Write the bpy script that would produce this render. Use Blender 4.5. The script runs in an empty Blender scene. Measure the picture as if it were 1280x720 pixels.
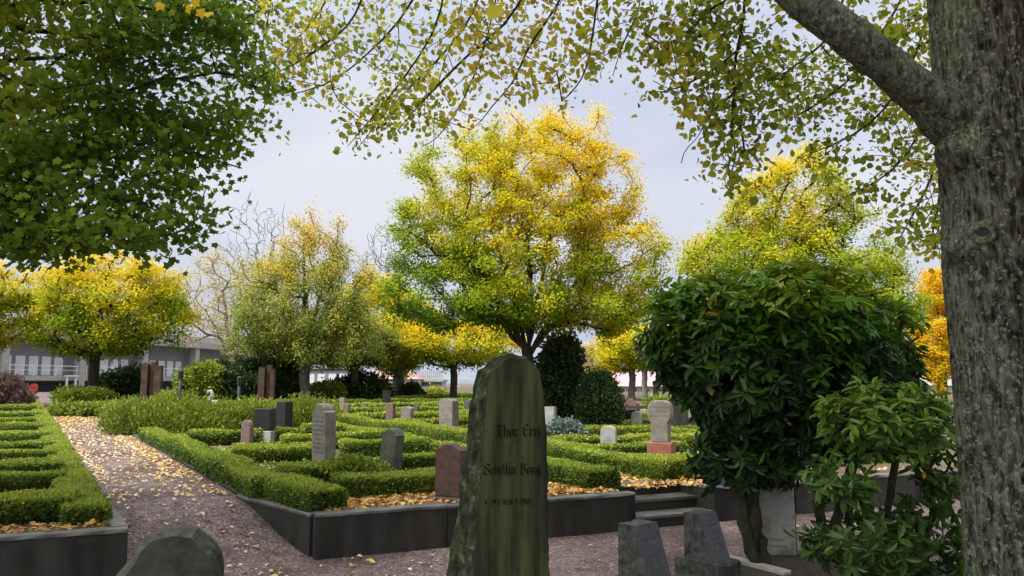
import bpy, bmesh, math
import numpy as np
from mathutils import Vector
PI = math.pi
SC = bpy.context.scene
COL = SC.collection

# ------------------------------------------------------------------ camera maths (pixels are of the 1280x720 photograph)
FOC, HOR = 960.0, 478.0
TH = math.atan((HOR - 360) / FOC)
CAMZ = 1.6
def ray(u, v):
    a, b = (u - 640) / FOC, (360 - v) / FOC
    return np.array([a, math.cos(TH) - b * math.sin(TH), math.sin(TH) + b * math.cos(TH)])
def P(u, v, Y):
    d = ray(u, v); return np.array([0, 0, CAMZ]) + d * (Y / d[1])
E1 = np.array([.908, .42]); E1 /= np.linalg.norm(E1)
PP = np.array([-.537, .843]); PP /= np.linalg.norm(PP)
R0 = np.array([-2.99, 8.5])
NW = np.array([-E1[1], E1[0]])
B0 = -1.7
WO = R0 + B0 * PP
def M(a, b): return R0 + a * E1 + b * PP
_inv = np.linalg.inv(np.array([E1, PP]).T)
def AB(x, y): return _inv @ (np.array([x, y]) - R0)
def wall_t(x, y): return (np.asarray(x) - WO[0]) * NW[0] + (np.asarray(y) - WO[1]) * NW[1]
def terr(x, y):
    t = wall_t(x, y)
    return .385 + .012 * np.clip(t - 1, 0, 40)
def ground(x, y):
    t = wall_t(x, y)
    k = np.clip(t / 1.75, 0, 1); k = k * k * (3 - 2 * k)
    return k * (terr(x, y) - .03)
def G(u, v, up=True):
    d = ray(u, v); f = terr if up else (lambda x, y: 0.0)
    D = 10.0
    for _ in range(60):
        p = d * (D / d[1]); z = float(f(p[0], p[1]))
        D2 = (z - CAMZ) / d[2] * d[1]
        D = .5 * D + .5 * min(max(D2, 1), 150)
    p = d * (D / d[1])
    return np.array([p[0], p[1], float(f(p[0], p[1]))])

# ------------------------------------------------------------------ numpy noise
def _hash(i, seed):
    i = (i[..., 0] * 374761393 + i[..., 1] * 668265263 + i[..., 2] * 2147483647 + seed * 1274126177).astype(np.int64)
    i = (i ^ (i >> 13)) * 1274126177; i = i ^ (i >> 16)
    return (i & 0xffff) / 65535.0
def vnoise(p, seed=0):
    p = np.asarray(p, float); i = np.floor(p).astype(np.int64); f = p - i; f = f * f * (3 - 2 * f)
    r = 0
    for dx in (0, 1):
        for dy in (0, 1):
            for dz in (0, 1):
                w = (f[..., 0] if dx else 1 - f[..., 0]) * (f[..., 1] if dy else 1 - f[..., 1]) * (f[..., 2] if dz else 1 - f[..., 2])
                r = r + w * _hash(i + np.array([dx, dy, dz]), seed)
    return r * 2 - 1
def fbm(p, oct=3, seed=0):
    r, a, s = 0, 1, 0
    p = np.asarray(p, float)
    for k in range(oct):
        r = r + a * vnoise(p * 2 ** k, seed + k); s += a; a *= .5
    return r / s
def unit(v):
    return v / np.maximum(np.linalg.norm(v, axis=-1, keepdims=True), 1e-9)

# ------------------------------------------------------------------ mesh collector
class MB:
    def __init__(s): s.V = []; s.F = []; s.H = []; s.n = 0
    def add(s, V, F, m=0, hue=0.5, smooth=False):
        V = np.asarray(V, float).reshape(-1, 3); F = np.asarray(F, np.int64)
        s.V.append(V); s.F.append((F + s.n, m, smooth))
        h = np.broadcast_to(np.asarray(hue, float), (len(V),)) if np.ndim(hue) < 1 or len(hue) != len(V) else hue
        s.H.append(np.array(h, float)); s.n += len(V); return s
    def box(s, c, size, rz=0, m=0, hue=.5):
        x, y, z = np.array(size) / 2
        V = np.array([[-x, -y, -z], [x, -y, -z], [x, y, -z], [-x, y, -z], [-x, -y, z], [x, -y, z], [x, y, z], [-x, y, z]])
        R = np.array([[math.cos(rz), -math.sin(rz), 0], [math.sin(rz), math.cos(rz), 0], [0, 0, 1]])
        F = [[0, 3, 2, 1], [4, 5, 6, 7], [0, 1, 5, 4], [1, 2, 6, 5], [2, 3, 7, 6], [3, 0, 4, 7]]
        return s.add(V @ R.T + np.array(c), F, m, hue)
    def tube(s, pts, rad, sides=6, m=0, cap=True, jit=0, seed=0, smooth=True):
        pts = np.asarray(pts, float); n = len(pts)
        rad = np.broadcast_to(np.asarray(rad, float), (n,))
        tan = np.gradient(pts, axis=0); tan = unit(tan)
        a = np.array([0, 0, 1.]) if abs(tan[0][2]) < .9 else np.array([1., 0, 0])
        u = unit(np.cross(tan[0], a)); us = []
        for i in range(n):
            u = unit(u - tan[i] * np.dot(u, tan[i])); us.append(u)
        us = np.array(us); ws = np.cross(tan, us)
        th = np.arange(sides) * 2 * PI / sides
        r = rad[:, None] * np.ones((1, sides))
        V = pts[:, None, :] + r[..., None] * (np.cos(th)[None, :, None] * us[:, None] + np.sin(th)[None, :, None] * ws[:, None])
        if jit: V = V + jit * rad[:, None, None] * fbm(V * (3.0 / max(rad.mean(), .02) * .3), 2, seed)[..., None] * unit(V - pts[:, None, :])
        i = np.arange(n - 1)[:, None] * sides; j = np.arange(sides)[None]; k = (j + 1) % sides
        F = np.stack([i + j, i + k, i + sides + k, i + sides + j], -1).reshape(-1, 4)
        s.add(V.reshape(-1, 3), F, m, .5, smooth)
        if cap and sides > 3:
            o = s.n - n * sides
            c0 = s.n; s.add(np.array([pts[0], pts[-1]]), np.zeros((0, 3), int), m)
            T = [[o + (q + 1) % sides, o + q, c0] for q in range(sides)] + [[o + (n - 1) * sides + q, o + (n - 1) * sides + (q + 1) % sides, c0 + 1] for q in range(sides)]
            s.F.append((np.array(T), m, smooth))
        return s
    def build(s, name, mats, parent=None, loc=None):
        V = np.concatenate(s.V); H = np.concatenate(s.H)
        o0 = np.zeros(3)
        if parent is not None: o0 = np.array(parent['_w'])
        elif loc is not None: o0 = np.array(loc, float)
        me = bpy.data.meshes.new(name)
        if not isinstance(mats, (list, tuple)): mats = [mats]
        for m in mats: me.materials.append(m)
        me.vertices.add(len(V)); me.vertices.foreach_set('co', (V - o0).astype(np.float32).ravel())
        Fs = [f for f in s.F if len(f[0])]
        li = np.concatenate([f[0].ravel() for f in Fs]); tot = np.concatenate([np.full(len(f[0]), f[0].shape[1]) for f in Fs])
        st = np.concatenate([[0], np.cumsum(tot)[:-1]])
        me.loops.add(len(li)); me.loops.foreach_set('vertex_index', li.astype(np.int32))
        me.polygons.add(len(tot)); me.polygons.foreach_set('loop_start', st.astype(np.int32))
        me.polygons.foreach_set('material_index', np.concatenate([np.full(len(f[0]), f[1]) for f in Fs]).astype(np.int32))
        me.polygons.foreach_set('use_smooth', np.concatenate([np.full(len(f[0]), f[2]) for f in Fs]).astype(bool))
        at = me.attributes.new('hue', 'FLOAT', 'POINT'); at.data.foreach_set('value', H.astype(np.float32))
        me.update(calc_edges=True)
        ob = bpy.data.objects.new(name, me); COL.objects.link(ob)
        if parent is not None: ob.parent = parent
        elif loc is not None: ob.location = loc
        ob['_w'] = list(map(float, o0))
        return ob
def tag(o, label, cat, group=None, kind=None):
    if label: o['label'] = label
    if cat: o['category'] = cat
    if group: o['group'] = group
    if kind: o['kind'] = kind
    return o
def struct(o): o['kind'] = 'structure'; return o
def empty(name, loc, label, cat, group=None):
    e = bpy.data.objects.new(name, None); COL.objects.link(e); e.empty_display_size = .1
    e.location = [float(q) for q in loc]; e['_w'] = [float(q) for q in loc]
    return tag(e, label, cat, group)

# ------------------------------------------------------------------ materials
def nt(name):
    m = bpy.data.materials.new(name); m.use_nodes = True; t = m.node_tree; t.nodes.clear()
    out = t.nodes.new('ShaderNodeOutputMaterial'); return m, t, out
def N(t, typ, **kw):
    n = t.nodes.new(typ)
    for k, v in kw.items():
        if k.startswith('i_'): n.inputs[k[2:].replace('_', ' ')].default_value = v
        else: setattr(n, k, v)
    return n
def ramp(t, stops, interp='LINEAR'):
    n = t.nodes.new('ShaderNodeValToRGB'); cr = n.color_ramp; cr.interpolation = interp
    while len(cr.elements) < len(stops): cr.elements.new(.5)
    for e, (p, c) in zip(cr.elements, stops):
        e.position = p; e.color = (*c, 1)
    return n
def coords(t, scale=(1, 1, 1), kind='Object'):
    tc = N(t, 'ShaderNodeTexCoord'); mp = N(t, 'ShaderNodeMapping'); mp.inputs['Scale'].default_value = scale
    t.links.new(tc.outputs[kind], mp.inputs['Vector']); return mp.outputs['Vector']
def noise(t, vec, scale, detail=4, rough=.55):
    n = N(t, 'ShaderNodeTexNoise'); n.inputs['Scale'].default_value = scale; n.inputs['Detail'].default_value = detail
    n.inputs['Roughness'].default_value = rough; t.links.new(vec, n.inputs['Vector']); return n.outputs['Fac']
def mixc(t, fac, a, b, mode='MIX'):
    n = N(t, 'ShaderNodeMix', data_type='RGBA', blend_type=mode)
    for s_, v in ((n.inputs[0], fac), (n.inputs[6], a), (n.inputs[7], b)):
        if hasattr(v, 'is_linked'): t.links.new(v, s_)
        elif np.ndim(v): s_.default_value = (*v, 1)
        else: s_.default_value = v
    return n.outputs[2]
def mathn(t, op, a, b=0.0, clamp=False):
    n = N(t, 'ShaderNodeMath', operation=op, use_clamp=clamp)
    for s_, v in ((n.inputs[0], a), (n.inputs[1], b)):
        if hasattr(v, 'is_linked'): t.links.new(v, s_)
        else: s_.default_value = v
    return n.outputs[0]
def bump(t, h, strength=.4, dist=.01):
    n = N(t, 'ShaderNodeBump'); n.inputs['Strength'].default_value = strength; n.inputs['Distance'].default_value = dist
    t.links.new(h, n.inputs['Height']); return n.outputs['Normal']
def finish(t, out, col, rough=.8, normal=None, spec=.3, metal=0):
    b = N(t, 'ShaderNodeBsdfPrincipled')
    b.inputs['Specular IOR Level'].default_value = spec; b.inputs['Metallic'].default_value = metal
    for nm, v in (('Base Color', col), ('Roughness', rough)):
        if hasattr(v, 'is_linked'): t.links.new(v, b.inputs[nm])
        else: b.inputs[nm].default_value = (*v, 1) if np.ndim(v) else v
    if normal is not None: t.links.new(normal, b.inputs['Normal'])
    t.links.new(b.outputs[0], out.inputs['Surface']); return b
def leaf_mat(name, stops, trans=.35, rough=.5, spec=.3):
    m, t, out = nt(name)
    at = N(t, 'ShaderNodeAttribute', attribute_name='hue')
    r = ramp(t, stops); t.links.new(at.outputs['Fac'], r.inputs[0])
    b = N(t, 'ShaderNodeBsdfPrincipled'); b.inputs['Roughness'].default_value = rough; b.inputs['Specular IOR Level'].default_value = spec
    t.links.new(r.outputs[0], b.inputs['Base Color'])
    tr = N(t, 'ShaderNodeBsdfTranslucent'); t.links.new(r.outputs[0], tr.inputs['Color'])
    mx = N(t, 'ShaderNodeMixShader'); mx.inputs[0].default_value = trans
    t.links.new(b.outputs[0], mx.inputs[1]); t.links.new(tr.outputs[0], mx.inputs[2]); t.links.new(mx.outputs[0], out.inputs['Surface'])
    return m
def stone_mat(name, dark, light, scale=6, speck=None, moss=None, rough=.75, streak=False, bstr=.3):
    m, t, out = nt(name)
    v = coords(t, (1, 1, .22) if streak else (1, 1, 1))
    n1 = noise(t, v, scale, 6); r = ramp(t, [(.3, dark), (.72, light)]); t.links.new(n1, r.inputs[0]); c = r.outputs[0]
    v2 = coords(t)
    n2 = noise(t, v2, scale * 9, 4, .7)
    c = mixc(t, .55, c, mixc(t, n2, (.25, .25, .25), (1.0, 1.0, 1.0)), 'MULTIPLY')
    if moss:
        n3 = noise(t, v2, scale * .8, 5, .65); k = ramp(t, [(.48, (0, 0, 0)), (.62, (1, 1, 1))]); t.links.new(n3, k.inputs[0])
        c = mixc(t, mathn(t, 'MULTIPLY', k.outputs[0], .8), c, moss)
    if speck:
        n4 = noise(t, v2, scale * 5, 3, .6); k = ramp(t, [(.58, (0, 0, 0)), (.66, (1, 1, 1))]); t.links.new(n4, k.inputs[0])
        c = mixc(t, mathn(t, 'MULTIPLY', k.outputs[0], .7), c, speck)
    finish(t, out, c, rough, bump(t, n2, bstr, .006)); return m
def plain(name, col, rough=.6, var=.25, scale=8, spec=.3, metal=0):
    m, t, out = nt(name); v = coords(t); n1 = noise(t, v, scale, 5)
    lo = tuple(c * (1 - var) for c in col); hi = tuple(min(1, c * (1 + var)) for c in col)
    r = ramp(t, [(.3, lo), (.7, hi)]); t.links.new(n1, r.inputs[0])
    finish(t, out, r.outputs[0], rough, bump(t, n1, .1, .004), spec, metal); return m
def bark_mat(name, dark, light, lichen, sc=9, lich=.5, bstr=.8):
    m, t, out = nt(name)
    v = coords(t, (1, 1, .25)); n1 = noise(t, v, sc * 1.6, 7, .65); r = ramp(t, [(.34, dark), (.66, light)]); t.links.new(n1, r.inputs[0])
    v2 = coords(t, (1, 1, .6)); n2 = noise(t, v2, sc * .55, 6, .7); k = ramp(t, [(1 - lich - .06, (0, 0, 0)), (1 - lich + .1, (1, 1, 1))]); t.links.new(n2, k.inputs[0])
    n3 = noise(t, coords(t), sc * 9, 4, .7)
    lc = mixc(t, n3, tuple(x * .45 for x in lichen), lichen)
    c = mixc(t, mathn(t, 'MULTIPLY', k.outputs[0], .85), r.outputs[0], lc)
    h = mathn(t, 'ADD', n1, mathn(t, 'MULTIPLY', n3, .4))
    finish(t, out, c, .9, bump(t, h, bstr, .02), .15); return m

# ------------------------------------------------------------------ leaves
T_QUAD = (np.array([[0, 0, 0], [.5, .36, .05], [1, 0, -.04], [.5, -.36, .05]]), np.array([[0, 1, 2, 3]]))
T_LEAF = (np.array([[0, 0, 0], [.28, .3, .07], [.68, .27, .05], [1, 0, -.08], [.68, -.27, .05], [.28, -.3, .07]]), np.array([[0, 1, 2, 3], [0, 3, 4, 5]])[:, ::-1])
T_LONG = (np.array([[0, 0, 0], [.3, .15, .05], [.72, .15, .0], [1, 0, -.16], [.72, -.15, .0], [.3, -.15, .05], [.5, 0, .02]]), np.array([[0, 6, 2, 1], [6, 3, 2, 2], [0, 5, 4, 6], [6, 4, 3, 3]]))
T_LONG = (T_LONG[0][:6], np.array([[0, 3, 2, 1], [0, 5, 4, 3]]))
def _maple():
    r = []
    for ang, rad in ((-150, .36), (-118, .66), (-92, .50), (-60, .88), (-33, .60), (0, 1.0), (33, .60), (60, .88), (92, .50), (118, .66), (150, .36)):
        a = math.radians(ang); r.append([.38 + .62 * rad * math.cos(a), .62 * rad * math.sin(a), .1 * (rad - .5) * -1])
    V = np.array([[.38, 0, .04]] + r); F = np.array([[0, i, i + 1] for i in range(1, 11)] + [[0, 11, 1]])
    return V, F
T_MAPLE = _maple()
def leaves(mb, C, L, tmpl, rng, D=None, Nn=None, hue=.5, m=0, width=1.0):
    C = np.asarray(C); n = len(C)
    if n == 0: return
    L = np.broadcast_to(L, (n,))
    if D is None: D = rng.normal(size=(n, 3))
    D = unit(D)
    if Nn is None: Nn = rng.normal(size=(n, 3))
    B = unit(np.cross(Nn, D)); Nn = np.cross(D, B)
    tv, tf = tmpl
    V = C[:, None] + L[:, None, None] * (tv[None, :, 0:1] * D[:, None] + width * tv[None, :, 1:2] * B[:, None] + tv[None, :, 2:3] * Nn[:, None])
    k = len(tv); F = (np.arange(n)[:, None, None] * k + tf[None]).reshape(-1, tf.shape[1])
    mb.add(V.reshape(-1, 3), F, m, np.repeat(np.broadcast_to(hue, (n,)), k))

# ------------------------------------------------------------------ branching skeleton
def skeleton(nodes, parent, targets, rng, seg=.35, sag=.0, jit=.12, prefer=.25, lift=.0, curve=.38):
    """nodes: list of points, parent: list of indices; every target gets joined to the nearest node by a curved twig"""
    nodes = [np.array(p, float) for p in nodes]; parent = list(parent)
    plen = [0.0]
    for i in range(1, len(nodes)): plen.append(plen[parent[i]] + np.linalg.norm(nodes[i] - nodes[parent[i]]))
    cap = len(nodes) + len(targets) * 40
    A = np.zeros((cap, 3)); A[:len(nodes)] = nodes; PL = np.zeros(cap); PL[:len(nodes)] = plen
    PAR = np.full(cap, -1); PAR[:len(nodes)] = parent; n = len(nodes)
    root = A[0]
    order = np.argsort(np.linalg.norm(targets - root, axis=1)); tips = []
    for k in order:
        t = targets[k]
        dv = t - A[:n]; d = np.linalg.norm(dv, axis=1)
        cost = d + prefer * PL[:n] + np.where(dv[:, 2] < -.15 * d, lift * d, 0)
        i = int(np.argmin(cost)); p = A[i].copy()
        back = A[i] - A[PAR[i]] if PAR[i] >= 0 else np.array([0, 0, 1.])
        back = back / max(np.linalg.norm(back), 1e-6)
        L = d[i]; m = max(1, int(L / seg)); m = min(m, 39)
        c = p + back * L * curve + np.array([0, 0, sag * L]); last = i
        for s_ in range(1, m + 1):
            q = s_ / m; x = (1 - q) ** 2 * p + 2 * q * (1 - q) * c + q * q * t
            if s_ < m: x = x + rng.normal(size=3) * jit * seg * .5
            A[n] = x; PAR[n] = last; PL[n] = PL[last] + np.linalg.norm(x - A[last]); last = n; n += 1
        tips.append(last)
    return A[:n], PAR[:n], tips
def radii(A, PAR, r_root, r_tip, e=2.3):
    n = len(A); w = np.zeros(n); haskid = np.zeros(n, bool)
    for i in range(n - 1, 0, -1):
        if not haskid[i]: w[i] += 1
        w[PAR[i]] += w[i]; haskid[PAR[i]] = True
    if w[0] == 0: w[0] = 1
    r = (w / w[0]) ** (1 / e) * r_root
    return np.maximum(r, r_tip)
def limbs(mb, A, PAR, R, sides_max=10, m=0, rmin=0.0):
    n = len(A); kids = [[] for _ in range(n)]
    for i in range(1, n): kids[PAR[i]].append(i)
    stack = [(0, None)]
    while stack:
        s_, st = stack.pop(); pts = []; rr = []
        if st is not None: pts.append(A[st]); rr.append(min(R[st] * .8, R[s_] * 1.15))
        i = s_
        while True:
            pts.append(A[i]); rr.append(R[i])
            if not kids[i]: break
            ks = sorted(kids[i], key=lambda q: -R[q])
            for q in ks[1:]: stack.append((q, i))
            i = ks[0]
        if len(pts) < 2: continue
        rmax = max(rr)
        if rmax < rmin: continue
        sd = 3 if rmax < .012 else 5 if rmax < .04 else 7 if rmax < .08 else sides_max
        mb.tube(pts, rr, sd, m, cap=False)
def crown_points(ells, n, rng, shell=.55, mind=0.0):
    """random clump centres inside a union of ellipsoids (x,y,z,rx,ry,rz), biased to the outside"""
    vol = np.array([e[3] * e[4] * e[5] for e in ells]) ** .8; vol /= vol.sum()
    out = []
    tries = 0
    while len(out) < n and tries < n * 40:
        tries += 1
        e = ells[rng.choice(len(ells), p=vol)]
        d = unit(rng.normal(size=3)); r = rng.random() ** (1 / 3.)
        r = shell + (1 - shell) * r if rng.random() < .75 else r
        p = np.array(e[:3]) + d * r * np.array(e[3:6])
        inner = False
        for g in ells:
            if g is e: continue
            if (((p - np.array(g[:3])) / np.array(g[3:6])) ** 2).sum() < .35: inner = rng.random() < .6
        if inner: continue
        if mind and out and (np.linalg.norm(np.array(out) - p, axis=1) < mind).any() and tries < n * 30: continue
        out.append(p)
    return np.array(out)
def ell(u, v, ru, rv, D, ryf=1.0):
    """ellipsoid given by its extent in the photograph at distance D"""
    c = P(u, v, D); k = D / FOC
    return (c[0], c[1], c[2], ru * k, ru * k * ryf, rv * k)
# ================================================================== world, sun, camera
SUN_EL, SUN_DIR = math.radians(54), np.array([-.62, -.42])
w = bpy.data.worlds.new('World'); SC.world = w; w.use_nodes = True
t = w.node_tree; t.nodes.clear()
sky = N(t, 'ShaderNodeTexSky', sky_type='NISHITA', sun_disc=False, sun_elevation=SUN_EL, sun_rotation=math.atan2(SUN_DIR[0], SUN_DIR[1]))
sky.air_density = 1.5; sky.dust_density = 4.0
tc = N(t, 'ShaderNodeTexCoord'); sp = N(t, 'ShaderNodeSeparateXYZ'); t.links.new(tc.outputs['Generated'], sp.inputs[0])
mp = N(t, 'ShaderNodeMapping'); mp.inputs['Scale'].default_value = (1, 1, 2.6); t.links.new(tc.outputs['Generated'], mp.inputs[0])
cn = noise(t, mp.outputs[0], 1.7, 5, .5)
cl = ramp(t, [(.34, (3.7, 4.15, 5.5)), (.5, (4.6, 4.95, 6.05)), (.66, (6.0, 6.15, 6.7))]); t.links.new(cn, cl.inputs[0])
zen = ramp(t, [(0.0, (.92, .92, .95)), (.42, (1, 1, 1)), (.62, (1.7, 1.67, 1.6)), (1.0, (2.7, 2.62, 2.5))]); t.links.new(sp.outputs[2], zen.inputs[0])
ov = mixc(t, 1.0, cl.outputs[0], zen.outputs[0], 'MULTIPLY')
sdir = [SUN_DIR[0] * math.cos(SUN_EL) / np.linalg.norm(SUN_DIR), SUN_DIR[1] * math.cos(SUN_EL) / np.linalg.norm(SUN_DIR), math.sin(SUN_EL)]
dt = N(t, 'ShaderNodeVectorMath', operation='DOT_PRODUCT'); t.links.new(tc.outputs['Generated'], dt.inputs[0]); dt.inputs[1].default_value = sdir
glow = ramp(t, [(0.30, (1, 1, 1)), (.7, (1.7, 1.66, 1.55)), (1.0, (3.0, 2.9, 2.7))]); t.links.new(dt.outputs['Value'], glow.inputs[0])   # unseen bright sky patch, added to light the tree fronts
ov = mixc(t, 1.0, ov, glow.outputs[0], 'MULTIPLY')
fin = mixc(t, .93, sky.outputs[0], ov)
bg = N(t, 'ShaderNodeBackground'); bg.inputs['Strength'].default_value = .050; t.links.new(fin, bg.inputs['Color'])
wo = N(t, 'ShaderNodeOutputWorld'); t.links.new(bg.outputs[0], wo.inputs['Surface'])
sl = bpy.data.lights.new('sun', 'SUN'); sl.energy = 1.5; sl.angle = math.radians(22); sl.color = (1, .965, .9)
so = bpy.data.objects.new('sun', sl); COL.objects.link(so)
sd = Vector((SUN_DIR[0] * math.cos(SUN_EL) / np.linalg.norm(SUN_DIR), SUN_DIR[1] * math.cos(SUN_EL) / np.linalg.norm(SUN_DIR), math.sin(SUN_EL)))
so.rotation_euler = sd.to_track_quat('Z', 'Y').to_euler(); so.location = (-20, 0, 30)
SC.view_settings.view_transform = 'Standard'; SC.view_settings.look = 'None'; SC.view_settings.gamma = 1; SC.view_settings.use_curve_mapping = False
SC.view_settings.exposure = 1.5
cd = bpy.data.cameras.new('camera'); cam = bpy.data.objects.new('camera', cd); COL.objects.link(cam); SC.camera = cam
cam.location = (0, 0, CAMZ); cam.rotation_euler = (PI / 2 + TH, 0, 0)
cd.sensor_width = 36; cd.lens = 36 * FOC / 1280; cd.clip_start = .05; cd.clip_end = 2000
cy = SC.cycles; cy.max_bounces = 6; cy.diffuse_bounces = 3; cy.glossy_bounces = 2; cy.transmission_bounces = 4; cy.transparent_max_bounces = 4
cy.use_denoising = True
try:
    cy.denoiser = 'OPENIMAGEDENOISE'; cy.denoising_input_passes = 'RGB_ALBEDO_NORMAL'; cy.denoising_prefilter = 'NONE'
except Exception: pass
cy.sample_clamp_indirect = 6

# ================================================================== shared materials
MG = {}
def gravel_mat():
    m, t, out = nt('gravel'); v = coords(t)
    vo = N(t, 'ShaderNodeTexVoronoi'); vo.inputs['Scale'].default_value = 62; t.links.new(v, vo.inputs['Vector'])
    sepc = N(t, 'ShaderNodeSeparateColor'); t.links.new(vo.outputs['Color'], sepc.inputs[0])
    r = ramp(t, [(0, (.08, .052, .048)), (.55, (.225, .155, .140)), (.9, (.335, .25, .225)), (1, (.49, .42, .38))]); t.links.new(sepc.outputs[0], r.inputs[0])
    n2 = noise(t, v, .9, 6, .6); k = ramp(t, [(.36, (.42, .39, .37)), (.62, (1, 1, 1))]); t.links.new(n2, k.inputs[0])
    c = mixc(t, 1.0, r.outputs[0], k.outputs[0], 'MULTIPLY')
    n3 = noise(t, v, 7, 5, .7); k3 = ramp(t, [(.40, (.6, .6, .58)), (.6, (1, 1, 1))]); t.links.new(n3, k3.inputs[0])
    c = mixc(t, .7, c, k3.outputs[0], 'MULTIPLY')
    finish(t, out, c, .85, bump(t, vo.outputs['Distance'], .7, .012), .25); return m
def soil_mat():
    m, t, out = nt('bed_soil'); v = coords(t)
    n1 = noise(t, v, 14, 6, .7); r = ramp(t, [(.3, (.05, .036, .025)), (.7, (.17, .125, .085))]); t.links.new(n1, r.inputs[0])
    n2 = noise(t, v, .8, 5, .6); k = ramp(t, [(.42, (0, 0, 0)), (.58, (1, 1, 1))]); t.links.new(n2, k.inputs[0])
    c = mixc(t, mathn(t, 'MULTIPLY', k.outputs[0], .7), r.outputs[0], (.07, .11, .025))
    finish(t, out, c, .9, bump(t, n1, .8, .03), .2); return m
MG['gravel'] = gravel_mat(); MG['soil'] = soil_mat()
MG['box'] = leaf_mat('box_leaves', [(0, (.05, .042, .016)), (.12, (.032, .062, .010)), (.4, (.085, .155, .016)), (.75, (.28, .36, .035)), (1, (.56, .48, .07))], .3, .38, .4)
MG['boxcore'] = plain('box_twigs', (.02, .03, .01), .95, .5, 30)
MG['fallen'] = leaf_mat('fallen_leaves', [(0, (.22, .08, .03)), (.25, (.5, .22, .06)), (.5, (.68, .42, .1)), (.75, (.74, .58, .28)), (1, (.8, .7, .48))], .15, .5, .3)
MG['wall'] = stone_mat('wall_stone', (.010, .0095, .008), (.075, .068, .054), 4, moss=(.03, .034, .014), rough=.6, streak=True, bstr=.4)
MG['coping'] = stone_mat('coping_sky_sheen', (.085, .083, .076), (.22, .215, .20), 5, moss=(.05, .055, .025), rough=.45, bstr=.3)  # paler tone paints the sky reflected on the wet tops
MG['mossy'] = None
MG['granite'] = stone_mat('dark_granite', (.05, .053, .057), (.105, .11, .118), 14, rough=.38, bstr=.1)
MG['roughdark'] = stone_mat('rough_granite', (.018, .021, .02), (.11, .118, .114), 22, moss=(.05, .06, .03), rough=.85, bstr=.9)
MG['grey'] = stone_mat('grey_stone', (.2, .175, .15), (.34, .30, .26), 7, moss=(.16, .15, .10), rough=.8)
MG['greydark'] = stone_mat('weathered_dark_stone', (.05, .05, .045), (.14, .135, .11), 7, moss=(.10, .12, .05), rough=.7)
MG['brown'] = stone_mat('brown_granite', (.085, .045, .035), (.17, .095, .075), 14, rough=.5, bstr=.15)
MG['black'] = stone_mat('black_granite', (.012, .012, .013), (.035, .035, .036), 14, rough=.35, bstr=.1)
MG['pink'] = stone_mat('pink_granite', (.16, .10, .085), (.27, .18, .15), 16, rough=.7)
MG['redstone'] = stone_mat('red_sandstone', (.30, .10, .065), (.44, .18, .12), 8, rough=.8)
MG['pale'] = stone_mat('pale_stone', (.34, .33, .30), (.52, .51, .48), 6, moss=(.24, .25, .17), rough=.8)
MG['marble'] = stone_mat('weathered_marble', (.34, .33, .27), (.62, .61, .54), 4, moss=(.13, .14, .07), rough=.7, streak=True, bstr=.15)
MG['ink'] = plain('worn_black_paint', (.006, .006, .005), .95, .3, 8, 0)
MG['boulder'] = stone_mat('dark_boulder', (.022, .022, .018), (.075, .072, .06), 9, moss=(.05, .055, .03), rough=.85, bstr=.6)
MG['engr'] = plain('engraved_line', (.10, .095, .085), .8, .3)

# ================================================================== ground, path and raised beds
def grid_mesh(name, X, Y, Z, mat):
    n, k = X.shape; V = np.stack([X, Y, Z], -1).reshape(-1, 3)
    i = np.arange(n - 1)[:, None] * k; j = np.arange(k - 1)[None]
    F = np.stack([i + j, i + j + 1, i + k + j + 1, i + k + j], -1).reshape(-1, 4)
    return MB().add(V, F, 0, .5, True).build(name, mat)
def spaced(a, b, fine, n): return np.concatenate([np.linspace(a, fine[0], n)[:-1], np.arange(fine[0], fine[1], fine[2]), np.linspace(fine[1], b, n)])
gx = spaced(-400, 400, (-16, 14, .12), 14); gy = spaced(-60, 600, (0, 28, .12), 14)
X, Y = np.meshgrid(gx, gy); Z = ground(X, Y)
near = (np.abs(X) < 18) & (Y < 30)
Z = Z + np.where(near, .012 * fbm(np.stack([X * 1.3, Y * 1.3, 0 * X], -1), 3, 5), 0)
gr = struct(grid_mesh('ground', X, Y, Z, MG['gravel']))
# edges of the path in the (a, b) frame
AL = -1.22
def edge_right(b): return np.where(b < 0, .32 * np.clip(-b / 1.7, 0, 1), 0.0)
def bed(name, a_near, a_far, sign):
    bs = np.concatenate([np.arange(B0 + .06, 26, .15), np.linspace(26, 120, 24)])
    as_ = np.concatenate([np.arange(0, 12, .15), np.linspace(12, a_far, 20)])
    Bm, Am = np.meshgrid(bs, as_, indexing='ij')
    a0 = (edge_right(Bm) + .06) if sign > 0 else (AL - .03 + 0 * Bm)
    A_ = a0 + sign * Am
    Xb = R0[0] + A_ * E1[0] + Bm * PP[0]; Yb = R0[1] + A_ * E1[1] + Bm * PP[1]
    Zb = terr(Xb, Yb) + .02 * np.where((Am > .2) & (Bm > B0 + .3), fbm(np.stack([Xb, Yb, 0 * Xb], -1) * 1.5, 3, 9), 0) - .005
    o = grid_mesh(name, Xb, Yb, Zb, MG['soil'])
    if sign > 0:      # leave the stair well open
        bm = bmesh.new(); bm.from_mesh(o.data); kill = []
        for f in bm.faces:
            c = f.calc_center_median(); s_ = (c.x - WO[0]) * E1[0] + (c.y - WO[1]) * E1[1]; t_ = (c.x - WO[0]) * NW[0] + (c.y - WO[1]) * NW[1]
            if 3.72 < s_ < 4.92 and t_ < .74: kill.append(f)
        bmesh.ops.delete(bm, geom=kill, context='FACES'); bm.to_mesh(o.data); bm.free()
    return struct(o)
bed('terrace_ground', 0, 90, 1); bed('lawn_terrace', 0, 60, -1)

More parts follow.
